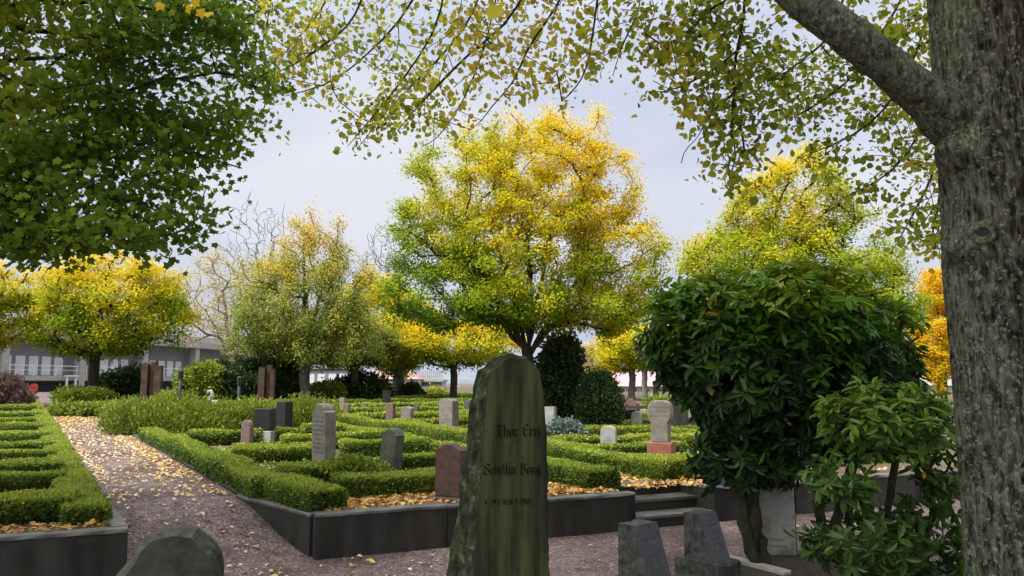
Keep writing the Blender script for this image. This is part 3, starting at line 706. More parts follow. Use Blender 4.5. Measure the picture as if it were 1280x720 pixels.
# ---- near stones on the gravel yard
def slant(c, rz, w_, h, label):
    root = empty('headstone', c, label, 'gravestone', STONES); r = math.radians(rz); R = rot(r); c = np.array(c)
    y0, y1, yb = -.15, -.03, .13
    rr = np.random.default_rng(int(c[0] * 77)); z0 = .13
    n = 9; nz = 12; mb = MB()
    # rough body behind a smooth sloping face
    def sh(q, a=.016): return q + a * fbm(q * 14 + c, 3, 9)[..., None] * np.array([1, 1, .3])
    zz = np.linspace(z0, z0 + h, nz)
    for sx in (-1, 1):
        Yg = np.linspace(0, 1, n); A, B = np.meshgrid(zz, Yg, indexing='ij'); f = (A - z0) / h
        yf = y0 + (y1 - y0) * f; q = np.stack([sx * w_ / 2 * (1 - .06 * f), yf + (yb - yf) * B, A], -1)
        edge = np.minimum(B, 1) ; q2 = sh(q.reshape(-1, 3)).reshape(q.shape); q = np.where((B > .01)[..., None], q2, q)
        i = np.arange(nz - 1)[:, None] * n; j = np.arange(n - 1)[None]; F = np.stack([i + j, i + j + 1, i + n + j + 1, i + n + j], -1).reshape(-1, 4)
        mb.add(q.reshape(-1, 3) @ R.T + c, F if sx > 0 else F[:, ::-1], 0)
    xs = np.linspace(-1, 1, n); A, B = np.meshgrid(xs, np.linspace(0, 1, n), indexing='ij')
    q = np.stack([A * w_ / 2 * .94, y1 + (yb - y1) * B, 0 * A + z0 + h], -1); q2 = sh(q.reshape(-1, 3), .02).reshape(q.shape); q = np.where(((np.abs(A) < .99) & (B > .01))[..., None], q2, q)
    i = np.arange(n - 1)[:, None] * n; j = np.arange(n - 1)[None]; F = np.stack([i + j, i + n + j, i + n + j + 1, i + j + 1], -1).reshape(-1, 4); mb.add(q.reshape(-1, 3) @ R.T + c, F)
    bk = np.array([[-w_ / 2, yb, z0], [w_ / 2, yb, z0], [w_ / 2 * .94, yb, z0 + h], [-w_ / 2 * .94, yb, z0 + h]]); mb.add(bk @ R.T + c, [[1, 0, 3, 2]])
    mb.build('rough_body', MG['roughdark'], root)
    fb = MB(); F4 = np.array([[-w_ / 2, y0, z0], [w_ / 2, y0, z0], [w_ / 2 * .94, y1, z0 + h], [-w_ / 2 * .94, y1, z0 + h]]); sh_ = np.array([0, -.004, .0012])
    q = np.concatenate([F4, F4 + sh_]); fb.add(q @ R.T + c, [[4, 5, 6, 7], [0, 1, 5, 4], [1, 2, 6, 5], [2, 3, 7, 6], [3, 0, 4, 7]])
    for (f, half, hh) in ((.72, .55, .016), (.60, .38, .012), (.44, .5, .012), (.34, .3, .012)):
        x = -half * w_ / 2
        while x < half * w_ / 2:
            sw = hh * rr.uniform(.3, .6)
            o = lambda ff: np.array([0, y0 + (y1 - y0) * ff - .0056, z0 + h * ff + .0016])
            a, b = o(f), o(f + hh / h)
            fb.add(np.array([a + [x, 0, 0], a + [x + sw * .5, 0, 0], b + [x + sw * .5, 0, 0], b + [x, 0, 0]]) @ R.T + c, [[0, 1, 2, 3]], 1); x += sw * 1.25
    fb.build('polished_face', [MG['granite'], MG['engr']], root)
    pb = MB(); extr(pb, prof_flat(w_ * 1.28, .17), -.24, .22, c - [0, 0, .04], r, 0, .02, 0, .022, 4); pb.build('plinth', MG['roughdark'], root)
    return root
slant((1.00, 6.05, 0), 44, .29, .40, 'small slanted dark gravestone with rough left side, left one of the pair before the steps')
slant((1.64, 6.72, 0), 42, .25, .37, 'small slanted dark gravestone next to the long kerb stone, right one of the pair')
# rounded boulder stone, bottom left
D = 4.6; bx = P(206, 720, D)
k = px(1, D); rt = empty('headstone', (bx[0], D, 0), 'rounded dark boulder headstone with a chipped, highlight painted edge at the lower left wall', 'gravestone', STONES)
pts = [(136, 930), (276, 930), (274, 712), (268, 697), (254, 678), (236, 664), (214, 659), (196, 659), (182, 664), (166, 680), (152, 700), (138, 722)]
pr = [((u - 206) * k * .90, P(u, v + 9, D)[2] if v < 900 else -.05) for u, v in pts]
mb = MB(); extr(mb, pr, 0, .26, (bx[0], D, 0), math.radians(16), .03, .03, 0, .03, 3, edge=1)  # paler bevel ring: chipped at left, painted edge highlight along the top
mb.build('slab', [MG['boulder'], MG['roughdark']], rt)
# weathered white slab under the rhododendron
g = G(974, 694, False); rt = headstone((g[0], g[1] + .06, 0), prof_flat(.335, 1.02), .12, -14, 'marble', 'tall weathered whitish grave slab standing beside the rhododendron trunk', lines=[(.82, .3, .018), (.72, .62, .026), (.64, .4, .02), (.17, .5, .02), (.11, .5, .02)], ink='engr', lean=.01)
g = G(996, 690, False); mb = MB(); mb.tube(np.array([[0, 0, -.05], [0, 0, .36]]) + g, .008, 6); tag(mb.build('grave_stake', MG['grey'], None, g), 'thin grey stake stuck in the gravel right of the whitish slab', 'stake')
# kerb stones lying on the gravel
def kerb(p, q, wd, h, label):
    p = np.array(p); q = np.array(q); L = np.linalg.norm(q - p); a = math.atan2(q[1] - p[1], q[0] - p[0]); c = (p + q) / 2
    mb = MB(); extr(mb, [(-wd / 2, -.05), (wd / 2, -.05), (wd / 2, h), (-wd / 2, h)], -L / 2, L / 2, (0, 0, 0), 0, 0, .012, 0, .006, 8)
    V = np.concatenate(mb.V) @ rot(a + PI / 2).T + np.array([c[0], c[1], 0]); mb.V = [V]
    o = MB(); o.F = mb.F; o.V = [V]; o.H = [np.concatenate(mb.H)]; o.n = mb.n
    tag(o.build('kerb_stone', MG['pale'], None, (c[0], c[1], 0)), label, 'kerb stone', 'kerb stones on the gravel')
kerb(G(904, 700, False)[:2], G(985, 722, False)[:2], .10, .05, 'long pale kerb stone running from the slanted stone to the lower right')
kerb(G(1006, 668, False)[:2], G(1046, 674, False)[:2], .09, .05, 'short pale kerb stone right of the whitish slab')
kerb(G(1100, 622, False)[:2], G(1200, 618, False)[:2], .12, .06, 'pale kerb stone across the gravel behind the light green shrub')

# ---- the tall mossy stone in front
def mossy_mat():
    m, t, out = nt('mossy_stone')
    n1 = noise(t, coords(t, (8, 8, .75)), 1.0, 8, .62)
    r = ramp(t, [(.40, (.007, .008, .005)), (.47, (.022, .027, .010)), (.53, (.042, .052, .018)), (.64, (.078, .092, .034))]); t.links.new(n1, r.inputs[0])
    n2 = noise(t, coords(t), 60, 4, .7); c = mixc(t, .6, r.outputs[0], mixc(t, n2, (.35, .35, .35), (1.05, 1.05, 1.05)), 'MULTIPLY')
    n3 = noise(t, coords(t), 5, 5, .65); k = ramp(t, [(.5, (0, 0, 0)), (.66, (1, 1, 1))]); t.links.new(n3, k.inputs[0])
    c = mixc(t, mathn(t, 'MULTIPLY', k.outputs[0], .5), c, (.032, .046, .020))
    finish(t, out, c, .85, bump(t, mathn(t, 'ADD', n1, mathn(t, 'MULTIPLY', n2, .5)), .5, .008), .2); return m
def lichen_mat():
    m, t, out = nt('lichened_rock')
    n1 = noise(t, coords(t), 16, 6, .7); r = ramp(t, [(.38, (.008, .010, .007)), (.54, (.035, .045, .02)), (.64, (.085, .105, .065)), (.76, (.19, .22, .16))]); t.links.new(n1, r.inputs[0])
    n2 = noise(t, coords(t), 70, 3, .7)
    finish(t, out, mixc(t, .5, r.outputs[0], mixc(t, n2, (.3, .3, .3), (1.1, 1.1, 1.1)), 'MULTIPLY'), .95, bump(t, mathn(t, 'ADD', n1, n2), .9, .02), .1); return m
MG['mossy'] = mossy_mat(); MG['lichen'] = lichen_mat()
D0 = 3.4; nF = np.array([.20, -.98, 0]); nF /= np.linalg.norm(nF); WX = np.array([-nF[1], nF[0], 0])
pc = P(645, 600, D0)
def onplane(u, v, off=0.0):
    d = ray(u, v); o = np.array([0, 0, CAMZ]); q = pc - nF * off
    return o + d * (np.dot(q - o, nF) / np.dot(d, nF))
front = [(579, 900), (587, 760), (592, 705), (597, 650), (601, 600), (604, 555), (607, 515), (611, 480), (615, 465), (624, 457), (631, 450), (641, 445.5), (650, 449), (658, 448.5), (667, 457), (675, 465), (680, 500), (683, 545), (683, 587), (685.5, 630), (685, 690), (687, 760), (690, 900)]
back = [(542, 900), (552, 760), (561, 705), (569, 650), (576, 600), (581, 555), (586, 515), (593, 480), (597, 464), (606, 459), (617, 449.5), (634, 443), (648, 445), (655, 445.5), (663, 453), (669, 463), (673, 500), (676, 545), (677, 587), (678, 630), (679, 690), (680, 760), (682, 900)]
def dens(pl, k=8):
    o = []
    for a, b in zip(pl[:-1], pl[1:]):
        for q in range(k): o.append((a[0] + (b[0] - a[0]) * q / k, a[1] + (b[1] - a[1]) * q / k))
    return o + [pl[-1]]
Fp = np.array([onplane(*p) for p in dens(front)]); Bp = np.array([onplane(*p, .20) for p in dens(back)])
Fp[:, 2] = np.where(Fp[:, 2] < .1, -.05, Fp[:, 2]); Bp[:, 2] = np.where(Bp[:, 2] < .1, -.05, Bp[:, 2])
Fp = Fp + WX * (.006 * fbm(Fp * 9, 3, 2))[:, None] + np.array([0, 0, .006]) * fbm(Fp * 9, 3, 3)[:, None]
n = len(Fp); rt = empty('headstone', (pc[0], pc[1], 0), 'tall rough moss covered monument stone with black blackletter inscription in the centre foreground', 'gravestone', STONES)
mb = MB(); K = 10; rings = []
for q in range(K + 1):
    f = q / K; X_ = Fp * (1 - f) + Bp * f
    if q: X_ = X_ + (.020 * fbm(X_ * 13, 4, 6) * min(1, q / 2))[:, None] * unit(np.stack([X_[:, 0] - pc[0], 0 * f + X_[:, 1] * 0, .35 * (X_[:, 2] - 1.0)], -1))
    rings.append(X_)
V = np.concatenate(rings); F = [[k * n + i, (k + 1) * n + i, (k + 1) * n + i + 1, k * n + i + 1] for k in range(K) for i in range(n - 1)]
mb.add(V, F, 1, .5, True)
def strip(mb, Q, flip, m, bow=0.0):
    h = len(Q) // 2; L_ = Q[:h + 1]; Rr = Q[::-1][:h + 1]; c = 12
    g_ = np.stack([L_ * (1 - s) + Rr * s for s in np.linspace(0, 1, c + 1)], 1)
    i = np.arange(h)[:, None] * (c + 1); j = np.arange(c)[None]; F_ = np.stack([i + j, i + j + 1, i + c + 2 + j, i + c + 1 + j], -1).reshape(-1, 4)
    mb.add(g_.reshape(-1, 3), F_[:, ::-1] if flip else F_, m, .5, True)
strip(mb, Fp, True, 0); strip(mb, rings[-1], False, 1)
# blackletter written with a broad nib
GL = {
 'i': (.42, [[(.06, .86), (.18, 1), (.18, .12), (.32, 0)], [(.14, 1.32), (.26, 1.42)]]),
 'n': (.78, [[(.04, .86), (.16, 1), (.16, .1), (.26, 0)], [(.16, .84), (.4, 1), (.54, .86), (.54, .12), (.68, 0)]]),
 'o': (.72, [[(.4, 1), (.14, .82), (.14, .18), (.34, 0), (.56, .16), (.56, .84), (.4, 1)]]),
 'e': (.62, [[(.58, .12), (.36, 0), (.14, .16), (.14, .84), (.38, 1), (.54, .8), (.2, .46)]]),
 'c': (.6, [[(.56, .12), (.36, 0), (.14, .16), (.14, .84), (.38, 1), (.56, .88)]]),
 'r': (.56, [[(.04, .86), (.16, 1), (.16, .12), (.3, 0)], [(.18, .84), (.36, 1), (.52, .9)]]),
 's': (.64, [[(.08, .1), (.36, 0), (.54, .2), (.5, .42), (.2, .58), (.16, .84), (.4, 1), (.56, .9)]]),
 'h': (.74, [[(.06, 1.5), (.16, 1.6), (.16, .1), (.26, 0)], [(.16, .84), (.4, 1), (.56, .84), (.56, .1), (.36, -.24)]]),
 'l': (.4, [[(.06, 1.5), (.16, 1.6), (.16, .12), (.3, 0)]]),
 'g': (.74, [[(.4, 1), (.14, .82), (.14, .18), (.34, 0), (.56, .16)], [(.4, 1), (.56, .88), (.56, -.28), (.34, -.44), (.1, -.3)]]),
 'T': (1.12, [[(.02, 1.30), (.14, 1.48), (.94, 1.48), (1.06, 1.62)], [(.52, 1.46), (.52, .22), (.70, 0), (.96, .2)]]),
 'E': (1.02, [[(.9, 1.4), (.56, 1.58), (.24, 1.3), (.24, .26), (.54, 0), (.94, .22)], [(.24, .8), (.78, .88)]]),
 'S': (1.0, [[(.9, 1.32), (.58, 1.58), (.24, 1.34), (.28, 1.04), (.78, .72), (.86, .3), (.52, 0), (.08, .22)], [(.08, .5), (.08, .2)], [(.9, 1.5), (.9, 1.2)]]),
 'B': (1.08, [[(.30, 1.5), (.30, .06)], [(.08, 1.46), (.62, 1.56), (.84, 1.28), (.64, .94), (.34, .86)], [(.64, .92), (.92, .64), (.88, .2), (.52, 0), (.08, .06)]]),
 '1': (.44, [[(.06, 1.1), (.2, 1.3), (.2, .1)]]), '8': (.7, [[(.34, 1.3), (.1, 1.05), (.5, .4), (.34, .05), (.1, .35), (.5, 1.0), (.34, 1.3)]]),
 '5': (.62, [[(.5, 1.3), (.16, 1.26), (.14, .75), (.42, .7), (.5, .3), (.3, .02), (.06, .12)]]), '9': (.64, [[(.5, .8), (.28, .6), (.1, .9), (.28, 1.3), (.5, 1.1), (.48, .3), (.2, 0)]]),
 '0': (.66, [[(.3, 1.3), (.1, 1.0), (.1, .3), (.3, .02), (.5, .3), (.5, 1.0), (.3, 1.3)]]), '2': (.64, [[(.08, 1.0), (.28, 1.3), (.48, 1.0), (.08, .08), (.54, .08)]]),
 '*': (.66, [[(.1, .5), (.5, 1.0)], [(.1, 1.0), (.5, .5)], [(.3, .4), (.3, 1.1)]]), '+': (.62, [[(.28, 1.4), (.28, -.1)], [(.06, .95), (.5, .95)]]), ' ': (.5, []), '.': (.3, [[(.08, .06), (.16, .14)]])}
def write(mb, txt, u, v, xh, nib=.15):
    o = onplane(u, v, -.0035); x = 0; up = np.array([0, 0, 1.]); up = up - nF * np.dot(up, nF)
    for ch in txt:
        wd, st = GL[ch]
        for pl in st:
            for (a, b) in zip(pl[:-1], pl[1:]):
                nb = np.array([nib, nib * .72]); a, b = np.array(a), np.array(b)
                q = np.array([a - nb / 2, a + nb / 2, b + nb / 2, b - nb / 2])
                V3 = np.array([o + WX * (x + p[0]) * xh + up * p[1] * xh for p in q])
                crs = (q[1][0] - q[0][0]) * (q[2][1] - q[1][1]) - (q[1][1] - q[0][1]) * (q[2][0] - q[1][0])
                f = [[0, 1, 2, 3]] if crs > 0 else [[3, 2, 1, 0]]
                mb.add(V3 + nF * .0004 * (len(mb.V) % 5), f, 2)
        x += wd
    return x
write(mb, 'Thor Eris', 619, 546, .0325)
write(mb, 'Schellin Bong', 604, 593.5, .0290)
write(mb, '* 29.5 1858 + 1910', 606, 632, .0195, .17)
mb.build('slab', [MG['mossy'], MG['lichen'], MG['ink']], rt)

# ================================================================== buildings
MG['conc'] = plain('concrete', (.36, .33, .30), .85, .15, 3); MG['grwall'] = plain('grey_render', (.22, .215, .22), .85, .1, 2); MG['winpane'] = plain('window_blind', (.62, .63, .66), .5, .08, 2)
MG['white'] = plain('white_paint', (.74, .74, .72), .5, .06); MG['darkvoid'] = plain('dark_opening', (.06, .06, .065), .6, .2); MG['roofgrey'] = plain('roof_felt', (.30, .27, .25), .9, .15, 2)
MG['plaster'] = plain('pale_plaster', (.56, .53, .46), .85, .1, 1.5); MG['plaster2'] = plain('grey_plaster', (.50, .50, .47), .85, .1, 1.5); MG['redroof'] = plain('clay_roof', (.42, .23, .2), .8, .2, 6); MG['pinkroof'] = plain('pale_red_roof', (.52, .27, .28), .8, .15, 5)
MG['brickred'] = plain('red_brick', (.28, .09, .055), .85, .3, 14); MG['wood'] = plain('weathered_wood', (.26, .19, .11), .85, .3, 12); MG['blackpl'] = plain('black_plastic', (.02, .02, .022), .45, .2); MG['iron'] = plain('black_iron', (.02, .02, .022), .5, .2)
MG['rust'] = stone_mat('rusted_steel', (.05, .03, .022), (.13, .075, .05), 5, rough=.85); MG['red'] = plain('orange_red_sign', (.8, .10, .03), .5, .08)
A0 = np.array([-39.5, 60.0]); fd = np.array([.27, .963]); fn = np.array([.963, -.27]); BAY = 7.5; ang = math.atan2(fd[1], fd[0])
rt = empty('concrete_building', (*A0, .3), 'long grey two storey concrete building with balcony rail and white blinds behind the left trees', 'building')
def fbox(mb, s0, s1, o0, o1, z0, z1):
    c = A0 + fd * (s0 + s1) / 2 + fn * (o0 + o1) / 2
    mb.box((c[0], c[1], (z0 + z1) / 2), (abs(s1 - s0), abs(o1 - o0), z1 - z0), ang)
ns, ne = -2, 5
mb = MB(); fbox(mb, ns * BAY, ne * BAY, -9, -1.2, 0, 5.2); mb.build('wall', MG['grwall'], rt)
mb = MB(); fbox(mb, ns * BAY - .3, ne * BAY + .3, -9.3, .25, 5.2, 5.75); fbox(mb, ns * BAY - .3, ne * BAY + .3, -9, -1.0, 5.752, 6.5); mb.build('roof', MG['conc'], rt)
mb = MB(); fbox(mb, ns * BAY, ne * BAY, -1.198, .1, 1.75, 2.15); mb.build('balcony_slab', MG['conc'], rt)
for k in range(ns, ne + 1):
    mb = MB(); fbox(mb, k * BAY - .32, k * BAY + .32, -.5, .12, 0, 5.198); mb.build('column', MG['conc'], rt)
    if k == ne: break
    mb = MB(); fbox(mb, k * BAY + .35, (k + 1) * BAY - .35, .02, .06, 2.95, 3.0); fbox(mb, k * BAY + .35, (k + 1) * BAY - .35, .02, .06, 2.6, 2.63)
    for q in range(4): fbox(mb, k * BAY + .5 + q * 2.15, k * BAY + .55 + q * 2.15, .02, .06, 2.15, 3.0)
    mb.build('balcony_rail', MG['white'], rt)
    for q in range(5):
        s0 = k * BAY + .75 + q * 1.25
        wn = MB(); fbox(wn, s0, s0 + .85, -1.199, -1.13, 2.2, 3.75); wo_ = wn.build('window', MG['white'], rt)
        pn = MB(); fbox(pn, s0 + .08, s0 + .77, -1.129, -1.115, 2.28, 3.67); p_ = pn.build('pane', MG['winpane'], None); p_.parent = wo_; p_.data.transform(__import__('mathutils').Matrix.Translation([-q_ for q_ in rt['_w']]))
    mb = MB(); fbox(mb, k * BAY + .6, (k + 1) * BAY - .6, -1.199, -1.15, .4, 1.6); mb.build('recess_shade', MG['darkvoid'], rt)  # dark panel painted as the shade of the ground floor recess
mb = MB(); fbox(mb, 5.6, 5.75, .3, .42, .2, 2.1); fbox(mb, 6.5, 6.65, .3, .42, .2, 2.1); fbox(mb, 5.5, 6.75, .25, .5, 2.1, 2.2); mb.build('stair_post', MG['white'], rt)
def simple_house(name, u0, u1, vt, D, z0, dep, matw, matr, label, roof='flat', rh=1.2, win=None, extra=None, rz=0):
    p, q = P(u0, vt, D), P(u1, vt, D); zt = p[2]; cx = (p[0] + q[0]) / 2; wd = q[0] - p[0]
    rt = empty(name, (cx, D, z0), label, 'building')
    mb = MB(); mb.box((cx, D + dep / 2, (z0 + zt) / 2), (wd, dep, zt - z0)); mb.build('wall', matw, rt)
    mb = MB()
    if roof == 'flat': mb.box((cx, D + dep / 2, zt + .15), (wd + .5, dep + .5, .3))
    else:
        x0, x1, y0, y1 = cx - wd / 2 - .3, cx + wd / 2 + .3, D - .4, D + dep + .4
        if roof == 'hip': V = [[x0, y0, zt], [x1, y0, zt], [x1, y1, zt], [x0, y1, zt], [x0 + wd * .25, D + dep / 2, zt + rh], [x1 - wd * .25, D + dep / 2, zt + rh]]
        else: V = [[x0, y0, zt], [x1, y0, zt], [x1, y1, zt], [x0, y1, zt], [x0, D + dep / 2, zt + rh], [x1, D + dep / 2, zt + rh]]
        V = np.array(V) + [0, 0, .01]
        mb.add(V, [[0, 1, 5, 4], [2, 3, 4, 5], [0, 3, 2, 1]]); mb.add(V, [[1, 2, 5], [3, 0, 4]])
    mb.build('roof', matr, rt)
    if win:
        rows, cols, ww, wh = win
        for r_ in range(rows):
            for c_ in range(cols):
                x = cx - wd / 2 + wd * (c_ + .5) / cols; z = z0 + (zt - z0) * (r_ + .55) / rows
                m2 = MB(); m2.box((x, D - .02, z), (ww, .08, wh)); m2.build('window', MG['darkvoid'] if matw is not MG['grwall'] else MG['winpane'], rt)
    if extra: extra(rt, cx, wd, zt)
    return rt
simple_house('annex_building', 355, 436, 461, 92, 0, 8, MG['grwall'], MG['conc'], 'low grey annex with white windows behind the olive trees, right of the long building', win=(1, 6, .9, 1.7))
simple_house('apartment_house', 440, 521, 474, 112, 0, 10, MG['plaster'], MG['redroof'], 'pale plaster house with a faded red roof far behind the thick tree trunk', 'hip', 1.3, (1, 7, .5, .6))
def rails(rt, cx, wd, zt):
    mb = MB()
    for q in range(13): mb.box((cx - wd / 2 + wd * q / 12, 118.2, zt + .9), (.1, .1, 1.3))
    for z in (.8, 1.5): mb.box((cx, 118.2, zt + z), (wd, .08, .08))
    mb.build('scaffold_rail', MG['roofgrey'], rt)
simple_house('terrace_block', 521, 552, 477, 118, 0, 9, MG['plaster2'], MG['conc'], 'far pale flat roofed block with a scaffold rail along its roof', 'flat', 0, (2, 5, .8, .5), rails)
simple_house('storage_block', 552, 572, 485.5, 125, 0, 9, MG['plaster2'], MG['conc'], 'far low pale block right of the scaffold railed roof', 'flat', 0, (1, 4, .5, .35))
simple_house('warehouse', 568, 640, 489, 160, 0, 12, MG['conc'], MG['roofgrey'], 'distant low grey warehouse just left of the big mossy stone', 'flat', 0, (1, 8, .6, .5))
def brick(rt, cx, wd, zt):
    mb = MB(); mb.box((cx, 43.85, .55), (wd + .1, .3, 1.3)); mb.build('brick_base', MG['brickred'], rt)
simple_house('white_cottage', 712, 752, 464, 44, .3, 6, MG['white'], MG['roofgrey'], 'white gabled cottage with a red brick base between the ivy column and round shrub', 'gable', 1.0, None, brick)
simple_house('hall_building', 768, 905, 483, 62, .3, 8, MG['plaster2'], MG['pinkroof'], 'long pale hall with a pink roof behind the right hand tree trunks', 'gable', 1.25, (1, 9, .6, .5))
simple_house('yard_house', 1120, 1300, 482, 58, .3, 8, MG['plaster'], MG['roofgrey'], 'pale building seen between the orange tree and the big beech trunk', 'gable', 1.1, (1, 8, .7, .8))
# distant ridge
xs = np.linspace(-700, 700, 60); hz = 7 + 3.5 * fbm(np.stack([xs * .008, 0 * xs, 0 * xs], -1), 4, 3)
V = np.concatenate([np.stack([xs, 0 * xs + 560, 0 * xs - 2], -1), np.stack([xs, 0 * xs + 620, hz], -1), np.stack([xs, 0 * xs + 720, 0 * xs - 2], -1)]); k = 60
F = [[j * k + i, j * k + i + 1, (j + 1) * k + i + 1, (j + 1) * k + i] for j in range(2) for i in range(k - 1)]
struct(MB().add(V, F, 0, .5, True).build('hills', plain('far_wooded_ridge', (.16, .19, .20), .9, .2, .05)))

# ================================================================== small things
def slabs(u, v0, v1, D, wds, label):
    zb = float(terr(P(u, v1, D)[0], D)); c = P(u, v1, D); root = empty('steel_sculpture', (c[0], D, zb), label, 'sculpture', 'rusty steel pillars')
    x = -sum(wds) / 2 * D / FOC
    for i, w_ in enumerate(wds):
        ww = w_ * D / FOC; zt = P(u, v0 + (3, 0, 5)[i % 3], D)[2]
        mb = MB(); extr(mb, prof_flat(ww * .92, zt - zb + .1), -.14, .14, (c[0] + x + ww / 2, D + (.0, .16, .05)[i % 3], zb - .1), math.radians(8), 0, .01); mb.build('pillar', MG['rust'], root); x += ww
slabs(188, 452, 505, 27, (8, 7, 9), 'rusty brown steel pillars standing behind the left end of the yellow green hedge')
slabs(332, 456, 505, 25, (8, 6, 5), 'rusty brown steel pillars standing by the dark bushes right of the lamp posts')
def lamp(u, v0, v1, D, label):
    c = P(u, v1, D); zb = float(terr(c[0], D)); zt = P(u, v0, D)[2]; root = empty('lamp_post', (c[0], D, zb), label, 'lamp post', 'black lamp posts')
    mb = MB(); mb.tube([[c[0], D, zb - .05], [c[0], D, zb + .3], [c[0], D, zt - .28]], [.08, .055, .05], 8); mb.build('pole', MG['iron'], root)
    mb = MB(); mb.tube([[c[0], D, zt - .30], [c[0], D, zt - .27], [c[0], D, zt - .05], [c[0], D, zt]], [.05, .07, .085, .02], 6, smooth=False); mb.build('lantern', MG['iron'], root)
lamp(224, 462, 506, 24, 'thin black lamp post rising from the middle of the yellow green hedge')
lamp(298, 470, 506, 24, 'thin black lamp post before the dark bushes, nearest the right rusty pillars')
# white curved garden ornament
c = P(263, 500, 22); zb = P(263, 507, 22)[2]; k = 22 / FOC
mb = MB(); crv = [(-4, 0), (-1, 6), (1, 11), (2, 15), (0, 18), (-3, 17), (-4, 14)]
mb.tube([[c[0] + x * k, 22, zb + z * k] for x, z in crv], [.10, .08, .06, .05, .05, .05, .03], 8)
rt = empty('garden_ornament', (c[0], 22, zb), 'white curved swan necked ornament peeping over the yellow green hedge', 'ornament'); mb.build('neck', MG['pale'], rt)
mb = MB(); mb.tube([[c[0] - 8 * k, 22, zb], [c[0] - 2 * k, 22, zb + .06], [c[0] + 5 * k, 22, zb + .02], [c[0] + 9 * k, 22, zb + .14]], [.04, .16, .15, .02], 10); mb.build('body', MG['pale'], rt)
mb = MB(); mb.box((c[0], 22, (zb + terr(c[0], 22)) / 2 - .05), (.3, .3, max(.1, zb - terr(c[0], 22)))); mb.build('pedestal', MG['pale'], rt)
# round orange red sign
D = 33; c = P(43, 485, D); zb = float(terr(c[0], D)); rt = empty('round_sign', (c[0], D, zb), 'round orange red sign on a white post at the far end of the path', 'sign')
mb = MB(); mb.tube([[c[0], D, zb - .1], [c[0], D, c[2]]], .035, 8); mb.build('post', MG['white'], rt)
mb = MB(); mb.tube([[c[0], D - .04, c[2]], [c[0], D - .07, c[2]]], .19, 20, smooth=False); mb.build('disc', MG['red'], rt)
# black bin
D = G(786, 537)[1]; c = G(786, 537); rt = empty('rubbish_bin', c, 'black plastic rubbish bin beside the round dark shrub', 'bin')
mb = MB(); mb.tube([c + [0, 0, 0], c + [0, 0, .1], c + [0, 0, .44]], [.12, .13, .165], 12, smooth=False); mb.build('body', MG['blackpl'], rt)
mb = MB(); mb.tube([c + [0, 0, .442], c + [0, 0, .47], c + [0, 0, .50]], [.185, .185, .12], 12, smooth=False); mb.build('lid', MG['blackpl'], rt)
# wooden rail fence near the bin and cottage
for (u0, u1, v, D, label) in ((696, 724, 527, 22, 'short weathered wooden fence at the foot of the ivy column'), (770, 812, 530, 19, 'weathered wooden rail fence beside the black bin'), (1140, 1190, 520, 26, 'wooden fence glimpsed beyond the shrubs left of the beech trunk')):
    p, q = P(u0, v, D), P(u1, v, D); zb = float(terr((p[0] + q[0]) / 2, D)); rt = empty('rail_fence', ((p[0] + q[0]) / 2, D, zb), label, 'fence', 'wooden fences')
    for k in range(4):
        x = p[0] + (q[0] - p[0]) * k / 3; mb = MB(); mb.box((x, D, zb + .28), (.07, .07, .66)); mb.build('post', MG['wood'], rt)
    for z in (.3, .52):
        mb = MB(); mb.box(((p[0] + q[0]) / 2, D - .05, zb + z), (q[0] - p[0] + .1, .025, .07)); mb.build('rail', MG['wood'], rt)

# dark planting soil under the shrubs on the right
th_ = np.linspace(0, 2 * PI, 65)[:-1]; cpx = np.array([2.75, 6.2]); rr_ = 1 + .12 * fbm(np.stack([np.cos(th_) * 2, np.sin(th_) * 2, 0 * th_], -1), 3, 4)
RR = [0, .5, .8, 1.0]; V = [[*cpx, .02]]
for k_, f_ in enumerate(RR[1:]):
    for a_, q_ in zip(th_, rr_): V.append([cpx[0] + math.cos(a_) * 1.75 * q_ * f_, cpx[1] + math.sin(a_) * 1.35 * q_ * f_, (.022, .018, -.012)[k_]])
F3 = [[0, 1 + i, 1 + (i + 1) % 64] for i in range(64)]; F4 = [[1 + k_ * 64 + i, 1 + (k_ + 1) * 64 + i, 1 + (k_ + 1) * 64 + (i + 1) % 64, 1 + k_ * 64 + (i + 1) % 64] for k_ in range(2) for i in range(64)]
mb = MB(); mb.add(V, F3, 0, .5, True); mb.F.append((np.array(F4), 0, True))
def dsoil():
    m, t, out = nt('dark_soil'); n1 = noise(t, coords(t), 22, 6, .7); r = ramp(t, [(.3, (.025, .02, .016)), (.7, (.085, .065, .052))]); t.links.new(n1, r.inputs[0])
    finish(t, out, r.outputs[0], .9, bump(t, n1, .9, .02), .2); return m
struct(mb.build('planting_soil', dsoil()))
